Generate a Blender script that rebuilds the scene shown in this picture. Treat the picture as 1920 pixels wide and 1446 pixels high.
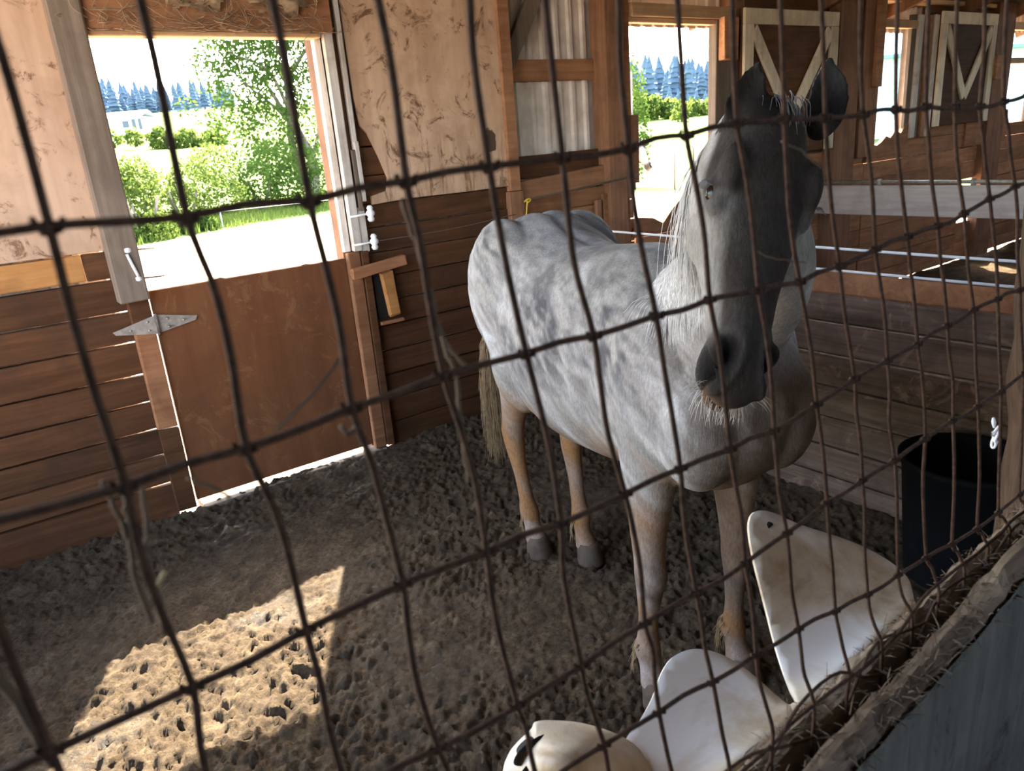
import bpy, bmesh, math, random
import numpy as np
from mathutils import Vector, Matrix, noise as mnoise

# ------------------------------------------------------------------ reset
for o in list(bpy.data.objects):
    bpy.data.objects.remove(o, do_unlink=True)
scene = bpy.context.scene
COL = scene.collection
random.seed(7)
RNG = np.random.default_rng(11)

# ------------------------------------------------------------------ camera
CAM = Vector((0.0, 0.0, 1.7))
RMAT = Matrix(((0.80099667, 0.24731682, -0.54519604),
               (-0.59348552, 0.20845871, -0.77738015),
               (-0.07860832, 0.94624487, 0.31375369)))
cd = bpy.data.cameras.new('camera')
cd.sensor_fit = 'HORIZONTAL'; cd.sensor_width = 36.0
cd.lens = 36.0 * 1385.0 / 1920.0
cd.clip_start = 0.02; cd.clip_end = 1500
cd.dof.use_dof = True; cd.dof.focus_distance = 1.9; cd.dof.aperture_fstop = 9.5
cam = bpy.data.objects.new('camera', cd); COL.objects.link(cam)
cam.matrix_world = Matrix.Translation(CAM) @ RMAT.to_4x4()
scene.camera = cam

# ------------------------------------------------------------------ world, sun, exposure
SUN_TO = Vector((0.389, 0.679, 0.75)).normalized()
w = bpy.data.worlds.new('world'); scene.world = w; w.use_nodes = True
nt = w.node_tree; nt.nodes.clear()
sky = nt.nodes.new('ShaderNodeTexSky'); sky.sky_type = 'NISHITA'; sky.sun_disc = False
sky.sun_elevation = math.asin(SUN_TO.z)
sky.sun_rotation = math.atan2(SUN_TO.x, SUN_TO.y)
sky.air_density = 1.0; sky.dust_density = 3.0; sky.ozone_density = 1.0
bg = nt.nodes.new('ShaderNodeBackground'); bg.inputs['Strength'].default_value = 1.15
wo = nt.nodes.new('ShaderNodeOutputWorld')
lum = nt.nodes.new('ShaderNodeHueSaturation'); lum.inputs['Saturation'].default_value = .8
nt.links.new(sky.outputs[0], lum.inputs['Color']); nt.links.new(lum.outputs[0], bg.inputs[0]); nt.links.new(bg.outputs[0], wo.inputs[0])
sd = bpy.data.lights.new('sun', 'SUN'); sd.energy = 25.0; sd.angle = math.radians(0.6); sd.color = (1.0, 0.90, 0.74)
sun = bpy.data.objects.new('sun', sd); COL.objects.link(sun)
sun.rotation_euler = (-SUN_TO).to_track_quat('-Z', 'Y').to_euler()
sun.location = (6, 10, 12)
vs = scene.view_settings
vs.view_transform = 'Standard'; vs.look = 'None'; vs.gamma = 1.0; vs.use_curve_mapping = False
vs.exposure = 1.22

# ------------------------------------------------------------------ helpers
def N(nt, t, **kw):
    n = nt.nodes.new(t)
    for k, v in kw.items(): setattr(n, k, v)
    return n
def ramp(nt, src, stops):
    r = N(nt, 'ShaderNodeValToRGB'); e = r.color_ramp.elements
    e[0].position, e[0].color = stops[0][0], (*stops[0][1], 1)
    e[1].position, e[1].color = stops[-1][0], (*stops[-1][1], 1)
    for p, c in stops[1:-1]:
        q = e.new(p); q.color = (*c, 1)
    nt.links.new(src, r.inputs[0]); return r.outputs[0]
def mixc(nt, fac, a, b, mode='MIX'):
    m = N(nt, 'ShaderNodeMix', data_type='RGBA', blend_type=mode)
    if isinstance(fac, (int, float)): m.inputs[0].default_value = fac
    else: nt.links.new(fac, m.inputs[0])
    for i, v in ((6, a), (7, b)):
        if isinstance(v, tuple): m.inputs[i].default_value = (*v, 1)
        else: nt.links.new(v, m.inputs[i])
    return m.outputs[2]
def newmat(name):
    m = bpy.data.materials.new(name); m.use_nodes = True; t = m.node_tree; t.nodes.clear()
    out = N(t, 'ShaderNodeOutputMaterial'); p = N(t, 'ShaderNodeBsdfPrincipled')
    t.links.new(p.outputs[0], out.inputs[0]); return m, t, p
def objcoord(t, scale=(1, 1, 1), rnd=True):
    tc = N(t, 'ShaderNodeTexCoord'); mp = N(t, 'ShaderNodeMapping'); mp.inputs['Scale'].default_value = scale
    if rnd:
        oi = N(t, 'ShaderNodeObjectInfo'); mu = N(t, 'ShaderNodeMath', operation='MULTIPLY'); mu.inputs[1].default_value = 37.0
        t.links.new(oi.outputs['Random'], mu.inputs[0])
        ad = N(t, 'ShaderNodeVectorMath', operation='ADD')
        t.links.new(tc.outputs['Object'], ad.inputs[0]); t.links.new(mu.outputs[0], ad.inputs[1])
        t.links.new(ad.outputs[0], mp.inputs[0])
    else: t.links.new(tc.outputs['Object'], mp.inputs[0])
    return mp.outputs[0]
def noise(t, vec, scale, detail=4, rough=.55, dist=0.0):
    n = N(t, 'ShaderNodeTexNoise'); n.inputs['Scale'].default_value = scale; n.inputs['Detail'].default_value = detail
    n.inputs['Roughness'].default_value = rough; n.inputs['Distortion'].default_value = dist
    t.links.new(vec, n.inputs['Vector']); return n.outputs[0]
def bump(t, p, h, strength=.4, dist=.01):
    b = N(t, 'ShaderNodeBump'); b.inputs['Strength'].default_value = strength; b.inputs['Distance'].default_value = dist
    t.links.new(h, b.inputs['Height']); t.links.new(b.outputs[0], p.inputs['Normal'])

def wood(name, c0, c1, axis=0, grain=28, dirt=(.03, .018, .01), dirt_amt=.5, rough=.75, scratch=None, b=.35, spec=.1):
    """grain runs along object axis"""
    m, t, p = newmat(name)
    sc = [grain] * 3; sc[axis] = grain * .06
    v = objcoord(t, tuple(sc)); n1 = noise(t, v, 1.0, 5, .6, .6)
    col = ramp(t, n1, [(.3, c0), (.7, c1)])
    v2 = objcoord(t, (3, 3, 3)); n2 = noise(t, v2, 1.3, 6, .65, .4)
    f = ramp(t, n2, [(.45, (0, 0, 0)), (.7, (dirt_amt,) * 3)])
    col = mixc(t, f, col, dirt)
    if scratch:
        v3 = objcoord(t, (1, 1, 1)); n3 = noise(t, v3, 5.0, 8, .75, 1.5)
        f3 = ramp(t, n3, [(.55, (0, 0, 0)), (.63, (scratch[1],) * 3)])
        col = mixc(t, f3, col, scratch[0])
    oi = N(t, 'ShaderNodeObjectInfo'); mr = N(t, 'ShaderNodeMapRange'); mr.inputs[3].default_value = .78; mr.inputs[4].default_value = 1.18
    t.links.new(oi.outputs['Random'], mr.inputs[0])
    hs = N(t, 'ShaderNodeHueSaturation'); t.links.new(mr.outputs[0], hs.inputs['Value']); t.links.new(col, hs.inputs['Color'])
    t.links.new(hs.outputs[0], p.inputs['Base Color'])
    p.inputs['Roughness'].default_value = rough; p.inputs['Specular IOR Level'].default_value = spec
    bump(t, p, n1, b, .006)
    return m
def plain(name, c, rough=.6, metal=0.0, var=.25, scale=12, c2=None, b=0.0, spec=.4):
    m, t, p = newmat(name); v = objcoord(t); n = noise(t, v, scale, 5, .6)
    c2 = c2 or tuple(x * (1 - var) for x in c)
    t.links.new(ramp(t, n, [(.35, c2), (.65, c)]), p.inputs['Base Color'])
    p.inputs['Roughness'].default_value = rough; p.inputs['Metallic'].default_value = metal
    p.inputs['Specular IOR Level'].default_value = spec
    if b: bump(t, p, n, b, .004)
    return m

def tag(o, label=None, cat=None, group=None, kind=None):
    if label: o['label'] = label
    if cat: o['category'] = cat
    if group: o['group'] = group
    if kind: o['kind'] = kind
    return o
def wloc(o):
    v = Vector(o.location)
    while o.parent: o = o.parent; v = v + Vector(o.location)
    return v
def empty(name, loc=(0, 0, 0)):
    o = bpy.data.objects.new(name, None); o.empty_display_size = .1; o.location = loc; COL.objects.link(o); return o
def mk(name, verts, faces, mat, parent=None, smooth=False, origin=None):
    """mesh object from WORLD coordinates; origin at the middle of its box"""
    V = np.asarray(verts, dtype=float).reshape(-1, 3)
    c = (V.min(0) + V.max(0)) / 2 if origin is None else np.asarray(origin, float)
    me = bpy.data.meshes.new(name); me.from_pydata((V - c).tolist(), [], [tuple(f) for f in faces]); me.update()
    if smooth: me.polygons.foreach_set('use_smooth', [True] * len(me.polygons))
    o = bpy.data.objects.new(name, me); COL.objects.link(o)
    if mat: me.materials.append(mat)
    base = Vector(c)
    if parent: o.parent = parent; base = base - wloc(parent)
    o.location = base
    return o
def obb(P, ax, ay, az, hx, hy, hz, ch=.004, jit=0.0):
    """chamfered box: 24 verts; returns verts, faces"""
    P = np.asarray(P, float); A = [np.asarray(a, float) / np.linalg.norm(a) for a in (ax, ay, az)]
    h = np.array([hx, hy, hz]); ch = min(ch, .45 * h.min())
    bm = bmesh.new(); bmesh.ops.create_cube(bm, size=2.0)
    for v in bm.verts: v.co = Vector((v.co.x * hx, v.co.y * hy, v.co.z * hz))
    bmesh.ops.bevel(bm, geom=list(bm.edges), offset=ch, segments=1, affect='EDGES', profile=.5)
    V = np.array([v.co[:] for v in bm.verts]); bm.verts.index_update()
    Fc = [[v.index for v in f.verts] for f in bm.faces]; bm.free()
    if jit: V = V + RNG.uniform(-jit, jit, V.shape)
    return P + V @ np.array(A), Fc
def box(name, x0, x1, y0, y1, z0, z1, mat, parent=None, ch=.004, jit=0.0):
    V, F_ = obb(((x0 + x1) / 2, (y0 + y1) / 2, (z0 + z1) / 2), (1, 0, 0), (0, 1, 0), (0, 0, 1), abs(x1 - x0) / 2, abs(y1 - y0) / 2, abs(z1 - z0) / 2, ch, jit)
    return mk(name, V, F_, mat, parent)
def beam(name, a, b, wid, thick, mat, parent=None, nrm=(0, -1, 0), ch=.004, jit=0.0):
    """board from a to b, width across, thick along nrm"""
    a = np.asarray(a, float); b = np.asarray(b, float); d = b - a; Ln = np.linalg.norm(d); d /= Ln
    n = np.asarray(nrm, float); n = n - d * (n @ d); n /= np.linalg.norm(n); s = np.cross(n, d)
    V, F_ = obb((a + b) / 2, d, s, n, Ln / 2, wid / 2, thick / 2, ch, jit)
    return mk(name, V, F_, mat, parent)
def tube_geo(pts, rad, sides=6, cap=True):
    P = np.asarray(pts, float); n = len(P); R = np.full(n, rad) if np.isscalar(rad) else np.asarray(rad, float)
    T = np.gradient(P, axis=0); T /= np.linalg.norm(T, axis=1)[:, None] + 1e-12
    ref = np.array([0, 0, 1.0]) if abs(T[0][2]) < .9 else np.array([1.0, 0, 0])
    U = np.cross(ref, T[0]); U /= np.linalg.norm(U); V = []; Fc = []
    for i in range(n):
        U = U - T[i] * (U @ T[i]); U /= np.linalg.norm(U) + 1e-12; W_ = np.cross(T[i], U)
        for k in range(sides):
            a = 2 * math.pi * k / sides; V.append(P[i] + R[i] * (math.cos(a) * U + math.sin(a) * W_))
    for i in range(n - 1):
        for k in range(sides):
            k2 = (k + 1) % sides; Fc.append((i * sides + k, i * sides + k2, (i + 1) * sides + k2, (i + 1) * sides + k))
    if cap:
        Fc.append(tuple(range(sides))[::-1]); Fc.append(tuple((n - 1) * sides + k for k in range(sides)))
    return V, Fc
def tube(name, pts, rad, mat, parent=None, sides=6, smooth=True):
    V, Fc = tube_geo(pts, rad, sides); return mk(name, V, Fc, mat, parent, smooth)
class MB:
    def __init__(s): s.V = []; s.F = []
    def add(s, V, F_):
        k = len(s.V); s.V.extend([tuple(v) for v in V]); s.F.extend([tuple(i + k for i in f) for f in F_]); return s
    def tube(s, pts, r, sides=4): V, F_ = tube_geo(pts, r, sides, False); return s.add(V, F_)
    def box(s, x0, x1, y0, y1, z0, z1):
        V = [(x, y, z) for x in (x0, x1) for y in (y0, y1) for z in (z0, z1)]
        return s.add(V, [(0, 1, 3, 2), (4, 6, 7, 5), (0, 4, 5, 1), (2, 3, 7, 6), (0, 2, 6, 4), (1, 5, 7, 3)])
    def mk(s, name, mat, parent=None, smooth=False): return mk(name, s.V, s.F, mat, parent, smooth)
def crom(P, n):
    """catmull-rom resample rows of P to n samples"""
    P = np.asarray(P, float); m = len(P); t = np.linspace(0, m - 1, n); out = []
    Q = np.vstack([2 * P[0] - P[1], P, 2 * P[-1] - P[-2]])
    for u in t:
        i = min(int(u), m - 2); s = u - i; a, b, c, d = Q[i], Q[i + 1], Q[i + 2], Q[i + 3]
        out.append(.5 * ((2 * b) + (-a + c) * s + (2 * a - 5 * b + 4 * c - d) * s * s + (-a + 3 * b - 3 * c + d) * s ** 3))
    return np.array(out)
def lathe_geo(prof, sides=32, axis_c=(0, 0)):
    V = []; Fc = []
    for r, z in prof:
        for k in range(sides):
            a = 2 * math.pi * k / sides; V.append((axis_c[0] + r * math.cos(a), axis_c[1] + r * math.sin(a), z))
    for i in range(len(prof) - 1):
        for k in range(sides):
            k2 = (k + 1) % sides; Fc.append((i * sides + k, i * sides + k2, (i + 1) * sides + k2, (i + 1) * sides + k))
    return V, Fc
def vnoise(X, Y, scale, seed):
    """smooth 2-D value noise, numpy"""
    r = np.random.default_rng(seed); G = r.uniform(-1, 1, (257, 257))
    x = X * scale + 1000.37; y = Y * scale + 1000.71; xi = np.floor(x).astype(int); yi = np.floor(y).astype(int)
    fx = x - xi; fy = y - yi; fx = fx * fx * (3 - 2 * fx); fy = fy * fy * (3 - 2 * fy); a = xi % 256; b = yi % 256
    return (G[a, b] * (1 - fx) + G[a + 1, b] * fx) * (1 - fy) + (G[a, b + 1] * (1 - fx) + G[a + 1, b + 1] * fx) * fy

# ------------------------------------------------------------------ materials
M_PLANK = wood('dark_barn_plank', (.060, .025, .010), (.112, .048, .021), 0, 26, (.04, .022, .014), .6)
M_PLANKO = wood('orange_worn_plank', (.28, .12, .035), (.42, .20, .07), 0, 30, (.15, .07, .03), .5)
M_PLANKY = wood('grey_worn_plank', (.11, .07, .05), (.24, .165, .12), 1, 30, (.05, .032, .024), .7, scratch=((.36, .25, .17), .55))
M_POST = wood('brown_post', (.16, .075, .04), (.27, .135, .074), 2, 26, (.05, .028, .018), .5)
M_POSTG = wood('grey_post', (.13, .095, .07), (.225, .17, .125), 2, 26, (.10, .07, .05), .5)
M_TRIM = wood('painted_trim', (.52, .46, .40), (.72, .66, .58), 2, 30, (.22, .15, .10), .6)
M_TRIMX = wood('cream_frame_board', (.55, .44, .31), (.74, .62, .46), 2, 30, (.30, .20, .12), .5)
M_RED = wood('red_brown_board', (.23, .097, .044), (.36, .17, .083), 0, 24, (.10, .045, .025), .5)
M_BEAM = wood('pine_beam', (.42, .24, .12), (.60, .40, .22), 0, 26, (.25, .13, .06), .4)
M_GIRT = wood('girt_board', (.26, .12, .06), (.40, .20, .10), 0, 26, (.12, .05, .03), .5)
M_RAIL = wood('pale_rail', (.42, .34, .29), (.58, .49, .42), 1, 24, (.28, .21, .17), .5)
M_PLY = wood('stained_plywood', (.47, .295, .185), (.60, .395, .265), 2, 12, (.34, .21, .13), .55, scratch=((.17, .085, .045), .85), b=.15)
M_DOOR = wood('brown_door_panel', (.150, .056, .022), (.215, .087, .036), 2, 9, (.12, .052, .028), .6, scratch=((.34, .17, .075), .35), b=.12)
M_OLD = wood('weathered_grey_wood', (.11, .085, .06), (.27, .21, .15), 0, 60, (.09, .06, .04), .6, b=.8)
M_SIDING = plain('painted_siding', (.70, .62, .54), .55, 0, .25, 6, (.52, .43, .35))
M_PLYN = wood('grey_green_plywood', (.115, .115, .097), (.205, .20, .172), 2, 40, (.05, .05, .048), .7, scratch=((.03, .026, .022), .8), b=.3)
M_WIRE = plain('rusty_wire', (.075, .04, .025), .8, .0, .5, 160, (.03, .017, .012), .5, .2)
M_WHITEP = plain('white_porcelain', (.80, .80, .78), .3, 0, .12)
M_TAPE = plain('white_tape', (.82, .82, .82), .5, 0, .1)
M_IRON = plain('galvanised_hinge', (.42, .36, .30), .5, .35, .4, 30)
M_RUBBER = plain('black_rubber', (.008, .008, .009), .8, 0, .3, spec=.1)
M_DARK = plain('hole_shade', (.012, .01, .009), .9, 0, .2)  # near-black colour stands in for the shade inside holes and the slot
M_ROOF = wood('roof_boards', (.10, .07, .05), (.17, .12, .085), 0, 20, (.05, .035, .025), .5)
M_STRAW = plain('straw', (.55, .42, .2), .7, 0, .35, 60)
M_DUST = plain('dusty_strand', (.13, .09, .06), .9, 0, .3, 60)
M_WEB = plain('cobweb_silk', (.30, .20, .115), .9, 0, .4, 40)
M_YEL = plain('yellow_rope', (.75, .48, .05), .6, 0, .3)
# plastic feeder
M_PLAS, t, p = newmat('white_plastic')
v = objcoord(t); n1 = noise(t, v, 6, 7, .62, .6)
c = ramp(t, n1, [(.40, (.66, .64, .58)), (.52, (.52, .45, .33)), (.66, (.30, .21, .12))])
t.links.new(c, p.inputs['Base Color']); p.inputs['Roughness'].default_value = .42
p.inputs['Subsurface Weight'].default_value = .15; p.inputs['Subsurface Radius'].default_value = (.02, .015, .01)
# mud
def mudmat(name, wet=True):
    m, t, p = newmat(name); v = objcoord(t, rnd=False)
    n1 = noise(t, v, 9, 8, .65); n2 = noise(t, v, 55, 9, .78); n3 = noise(t, v, 1.6, 4, .5)
    c = ramp(t, n1, [(.3, (.055, .035, .016)), (.55, (.125, .085, .044)), (.75, (.235, .175, .10))])
    c = mixc(t, ramp(t, n2, [(.42, (.0,) * 3), (.62, (.75,) * 3)]), c, (.032, .018, .009))
    t.links.new(c, p.inputs['Base Color'])
    r = ramp(t, n3, [(.52, (.9,) * 3), (.62, (.28,) * 3)]) if wet else None
    if wet: t.links.new(r, p.inputs['Roughness'])
    else: p.inputs['Roughness'].default_value = .9
    p.inputs['Specular IOR Level'].default_value = .3 if wet else .1
    bump(t, p, n2, 1.0, .022); return m
M_MUD = mudmat('stall_mud'); M_MUDR = mudmat('dry_dirt', False)
# outside ground: sand near the barn, grass beyond
M_GND, t, p = newmat('yard_and_meadow')
tc = N(t, 'ShaderNodeTexCoord'); sx = N(t, 'ShaderNodeSeparateXYZ'); ge = N(t, 'ShaderNodeNewGeometry'); t.links.new(ge.outputs['Position'], sx.inputs[0])
n1 = noise(t, ge.outputs['Position'], .35, 6, .6); n2 = noise(t, ge.outputs['Position'], 6, 5, .7)
gr = ramp(t, n1, [(.3, (.055, .10, .018)), (.55, (.11, .15, .03)), (.75, (.18, .19, .055))])
sa = ramp(t, n2, [(.3, (.34, .26, .19)), (.7, (.52, .43, .34))])
# grass where  y > 16.5 + .72 * x * ... (line of the paddock edge), with noise
ma = N(t, 'ShaderNodeMath', operation='MULTIPLY_ADD'); ma.inputs[1].default_value = -.62; t.links.new(sx.outputs[0], ma.inputs[0]); t.links.new(sx.outputs[1], ma.inputs[2])
mb = N(t, 'ShaderNodeMath', operation='MULTIPLY_ADD'); mb.inputs[1].default_value = 3.0; t.links.new(n1, mb.inputs[0]); t.links.new(ma.outputs[0], mb.inputs[2])
f1 = N(t, 'ShaderNodeMapRange'); f1.inputs[1].default_value = 18.3; f1.inputs[2].default_value = 19.2; t.links.new(mb.outputs[0], f1.inputs[0])
f2 = N(t, 'ShaderNodeMapRange'); f2.inputs[1].default_value = 15.5; f2.inputs[2].default_value = 17.0; t.links.new(sx.outputs[0], f2.inputs[0])
mx = N(t, 'ShaderNodeMath', operation='MAXIMUM'); t.links.new(f1.outputs[0], mx.inputs[0]); t.links.new(f2.outputs[0], mx.inputs[1])
t.links.new(mixc(t, mx.outputs[0], sa, gr), p.inputs['Base Color']); p.inputs['Roughness'].default_value = .95; p.inputs['Specular IOR Level'].default_value = .1
def leafmat(name, c0, c1, tr):
    c0, c1, tr = [tuple(q * .38 for q in z_) for z_ in (c0, c1, tr)]
    m = bpy.data.materials.new(name); m.use_nodes = True; t = m.node_tree; t.nodes.clear()
    out = N(t, 'ShaderNodeOutputMaterial'); d = N(t, 'ShaderNodeBsdfDiffuse'); tl = N(t, 'ShaderNodeBsdfTranslucent'); ms = N(t, 'ShaderNodeMixShader')
    ge = N(t, 'ShaderNodeNewGeometry'); n = noise(t, ge.outputs['Position'], 1.7, 3, .6); c = ramp(t, n, [(.3, c0), (.7, c1)])
    t.links.new(c, d.inputs[0]); t.links.new(mixc(t, .5, c, tr), tl.inputs[0]); ms.inputs[0].default_value = .5
    t.links.new(d.outputs[0], ms.inputs[1]); t.links.new(tl.outputs[0], ms.inputs[2]); t.links.new(ms.outputs[0], out.inputs[0]); return m
M_LEAF = leafmat('green_leaves', (.07, .16, .035), (.16, .28, .06), (.30, .42, .08))
M_BUSH = leafmat('bush_leaves', (.10, .20, .04), (.22, .32, .07), (.38, .46, .10))
M_CON = leafmat('hazed_conifer_needles', (.34, .50, .66), (.44, .60, .76), (.4, .55, .66))  # pale blue of distance haze painted into the needle colour
M_BARK = wood('bark', (.13, .10, .08), (.24, .20, .16), 2, 20, (.06, .05, .04), .5)
M_HWALL = plain('house_wall', (.80, .82, .85), .6, 0, .08)
M_HROOF = plain('house_roof', (.75, .74, .74), .6, 0, .1)
M_BLUEROOF = plain('blue_metal_roof', (.13, .27, .36), .45, 0, .15)
M_BLUEWALL = plain('pale_metal_wall', (.62, .74, .82), .5, 0, .08)
M_GLASS = plain('window_dark', (.06, .08, .10), .15, 0, .1)

# ------------------------------------------------------------------ floor and ground
STRUCT = 'structure'
def grid(x0, x1, y0, y1, step, hf):
    nx = int(round((x1 - x0) / step)) + 1; ny = int(round((y1 - y0) / step)) + 1
    X, Y = np.meshgrid(np.linspace(x0, x1, nx), np.linspace(y0, y1, ny), indexing='ij'); Z = hf(X, Y)
    V = np.stack([X, Y, Z], -1).reshape(-1, 3); i = np.arange(nx * ny).reshape(nx, ny)
    Fc = np.stack([i[:-1, :-1], i[1:, :-1], i[1:, 1:], i[:-1, 1:]], -1).reshape(-1, 4); return V, Fc
def gridobj(name, V, Fc, mat, parent=None, smooth=True):
    me = bpy.data.meshes.new(name); me.vertices.add(len(V)); me.vertices.foreach_set('co', V.ravel())
    me.loops.add(Fc.size); me.loops.foreach_set('vertex_index', Fc.ravel().astype(np.int32)); me.polygons.add(len(Fc))
    me.polygons.foreach_set('loop_start', np.arange(0, Fc.size, 4, dtype=np.int32)); me.polygons.foreach_set('loop_total', np.full(len(Fc), 4, dtype=np.int32))
    me.polygons.foreach_set('use_smooth', [smooth] * len(Fc)); me.update(calc_edges=True); me.validate()
    o = bpy.data.objects.new(name, me); COL.objects.link(o); me.materials.append(mat)
    if parent: o.parent = parent
    return o
def mud(X, Y):
    big = vnoise(X, Y, 1.3, 1) * .018 + vnoise(X, Y, 3.1, 2) * .012
    rot = .9; Xr = X * math.cos(rot) + Y * math.sin(rot); Yr = -X * math.sin(rot) + Y * math.cos(rot)
    n1 = vnoise(Xr, Yr * 1.3, 26, 3); n2 = vnoise(X, Y, 43, 4); n3 = vnoise(Xr, Yr, 80, 5)
    patch = np.clip(vnoise(X, Y, 1.7, 6) * 1.1 + .8, .4, 1.15)
    patch = np.maximum(patch, np.clip(1.3 - np.hypot(X - .15, Y - 2.35), 0, 1.35))
    clod = np.clip(np.abs(n1) - .1, 0, 1) * .022 + np.maximum(n2, -.2) * .014 + n3 * .0085
    pit = -np.clip(vnoise(Xr, Yr, 12, 8) - .5, 0, 1) * .035
    edge = np.clip((Y - 3.62) / .2, 0, 1) * .03
    near = np.clip((X - 2.7) / .2, 0, 1) * .03
    return -.02 + big + (clod + pit) * patch + edge + near
V, Fc = grid(-.75, 2.96, .32, 3.84, .0095, mud)
floor = tag(gridobj('floor', V, Fc, M_MUD), kind=STRUCT)
V, Fc = grid(-.75, 2.96, -3.4, .33, .1, lambda X, Y: -.03 + vnoise(X, Y, 2, 3) * .01); tag(gridobj('floor', V, Fc, M_MUDR), kind=STRUCT)
V, Fc = grid(2.96, 13.5, -3.4, 3.9, .05, lambda X, Y: -.02 + vnoise(X, Y, 2, 3) * .03 + vnoise(X, Y, 9, 4) * .015); tag(gridobj('floor', V, Fc, M_MUDR), kind=STRUCT)

def terrain(X, Y):
    d = np.hypot(X, Y); up = np.clip((d - 45) / 130, 0, 3)
    ang = X / np.maximum(np.abs(Y), 1.); fa = np.where(Y > 0, 1.2 - .55 * np.clip((ang - .35) / .5, 0, 1), .3)
    z = -.06 + np.minimum(up, 1.2) ** 1.2 * 9.5 * fa
    z += vnoise(X, Y, .12, 21) * .12 * np.clip((d - 12) / 20, 0, 1) + vnoise(X, Y, .02, 22) * 1.2 * np.clip((d - 60) / 60, 0, 1)
    inside = (X > -3) & (X < 14) & (Y > -3.8) & (Y < 3.95)
    return np.where(inside, -.16, z)
V, Fc = grid(-120, 330, -60, 330, 2.5, terrain)
def gz(x, y): return float(terrain(np.array([x]), np.array([y]))[0])
far = tag(gridobj('ground', V, Fc, M_GND), kind=STRUCT)

# ------------------------------------------------------------------ back wall (outer wall with the stall doors)
YW = 3.89
wb = empty('wall_back', (0, YW, 0)); tag(wb, kind=STRUCT)
def wplank(x0, x1, z0, z1, mat, y=YW, th=.035, name='plank', jit=.003):
    return box(name, x0, x1, y - th / 2, y + th / 2, z0, z1, mat, wb, .004, jit)
# ribbed metal siding outside, with the openings left out
def siding(x0, x1, z0, z1, y=4.0):
    xs = []; x = x0
    while x < x1 - .001:
        for dx, dy in ((0, 0), (.055, 0), (.065, -.018), (.09, -.018), (.10, 0)):
            if x + dx < x1: xs.append((x + dx, y + dy))
        x += .115
    xs.append((x1, y)); V = []; Fc = []
    for X_, Y_ in xs: V += [(X_, Y_, z0), (X_, Y_, z1)]
    for i in range(len(xs) - 1): Fc.append((2 * i, 2 * i + 2, 2 * i + 3, 2 * i + 1))
    return mk('siding_sheet', V, Fc, M_SIDING, wb)
for a in ((-.95, .52, -.2, 2.62), (1.80, 3.86, 0, 2.62), (4.90, 6.9, 0, 2.62), (7.72, 9.62, 1.0, 2.62), (7.72, 9.0, 0, 1.0), (10.7, 13.4, 0, 2.62),
          (.52, 1.80, 2.30, 2.62), (3.86, 4.90, 2.38, 2.62), (6.9, 7.72, 2.38, 2.62), (9.62, 10.7, 2.42, 2.62), (3.86, 4.90, 0, .98), (6.9, 7.72, 0, 1.30), (9.62, 10.7, 0, 1.30)):
    siding(*a)
# left bay: plywood panel above, planks below
box('plywood_panel', -.95, .505, 3.855, 3.875, 1.372, 2.62, M_PLY, wb, .002)
wplank(-.95, .40, 1.245, 1.366, M_PLANKO, 3.87); wplank(.405, .515, 1.245, 1.366, M_PLANK, 3.872)
zs = [-.12, .19, .345, .484, .626, .77, .935, 1.083, 1.238]
for i in range(len(zs) - 1): wplank(-.95, .545, zs[i] + .005, zs[i + 1] - .005, M_PLANK, 3.865 + random.uniform(-.004, .004))
# stains on the middle plywood panel: chewed streaks and one black smudge
M_PLY2 = wood('smudged_plywood', (.47, .295, .185), (.61, .41, .275), 2, 12, (.30, .175, .10), .6, scratch=((.13, .06, .03), .9), b=.15); t = M_PLY2.node_tree
p = [q for q in t.nodes if q.type == 'BSDF_PRINCIPLED'][0]; src = p.inputs['Base Color'].links[0].from_socket
tc = N(t, 'ShaderNodeTexCoord'); mp = N(t, 'ShaderNodeMapping', vector_type='POINT'); mp.inputs['Location'].default_value = (-.36 / .11, 0, .31 / .19); mp.inputs['Scale'].default_value = (1 / .11, 1, 1 / .19)
t.links.new(tc.outputs['Object'], mp.inputs[0]); ns = N(t, 'ShaderNodeTexNoise'); ns.inputs['Scale'].default_value = 9; ns.inputs['Detail'].default_value = 6; t.links.new(tc.outputs['Object'], ns.inputs['Vector'])
ln = N(t, 'ShaderNodeVectorMath', operation='LENGTH'); t.links.new(mp.outputs[0], ln.inputs[0]); ad = N(t, 'ShaderNodeMath', operation='MULTIPLY_ADD'); ad.inputs[1].default_value = 1.1; t.links.new(ns.outputs[0], ad.inputs[0]); t.links.new(ln.outputs['Value'], ad.inputs[2])
col = mixc(t, ramp(t, ad.outputs[0], [(.95, (.88,) * 3), (1.0, (0,) * 3)]), src, (.02, .014, .011))
sz = N(t, 'ShaderNodeSeparateXYZ'); t.links.new(tc.outputs['Object'], sz.inputs[0]); st = objcoord(t, (22, 22, 3.0), False); n9 = noise(t, st, 1.0, 6, .7, .8)
mr = N(t, 'ShaderNodeMapRange'); mr.inputs[1].default_value = -.22; mr.inputs[2].default_value = -.45; t.links.new(sz.outputs[2], mr.inputs[0]); mm = N(t, 'ShaderNodeMath', operation='MULTIPLY'); t.links.new(mr.outputs[0], mm.inputs[0]); t.links.new(ramp(t, n9, [(.5, (0,) * 3), (.62, (.8,) * 3)]), mm.inputs[1])
col = mixc(t, mm.outputs[0], col, (.16, .075, .03)); t.links.new(col, p.inputs['Base Color'])
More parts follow.
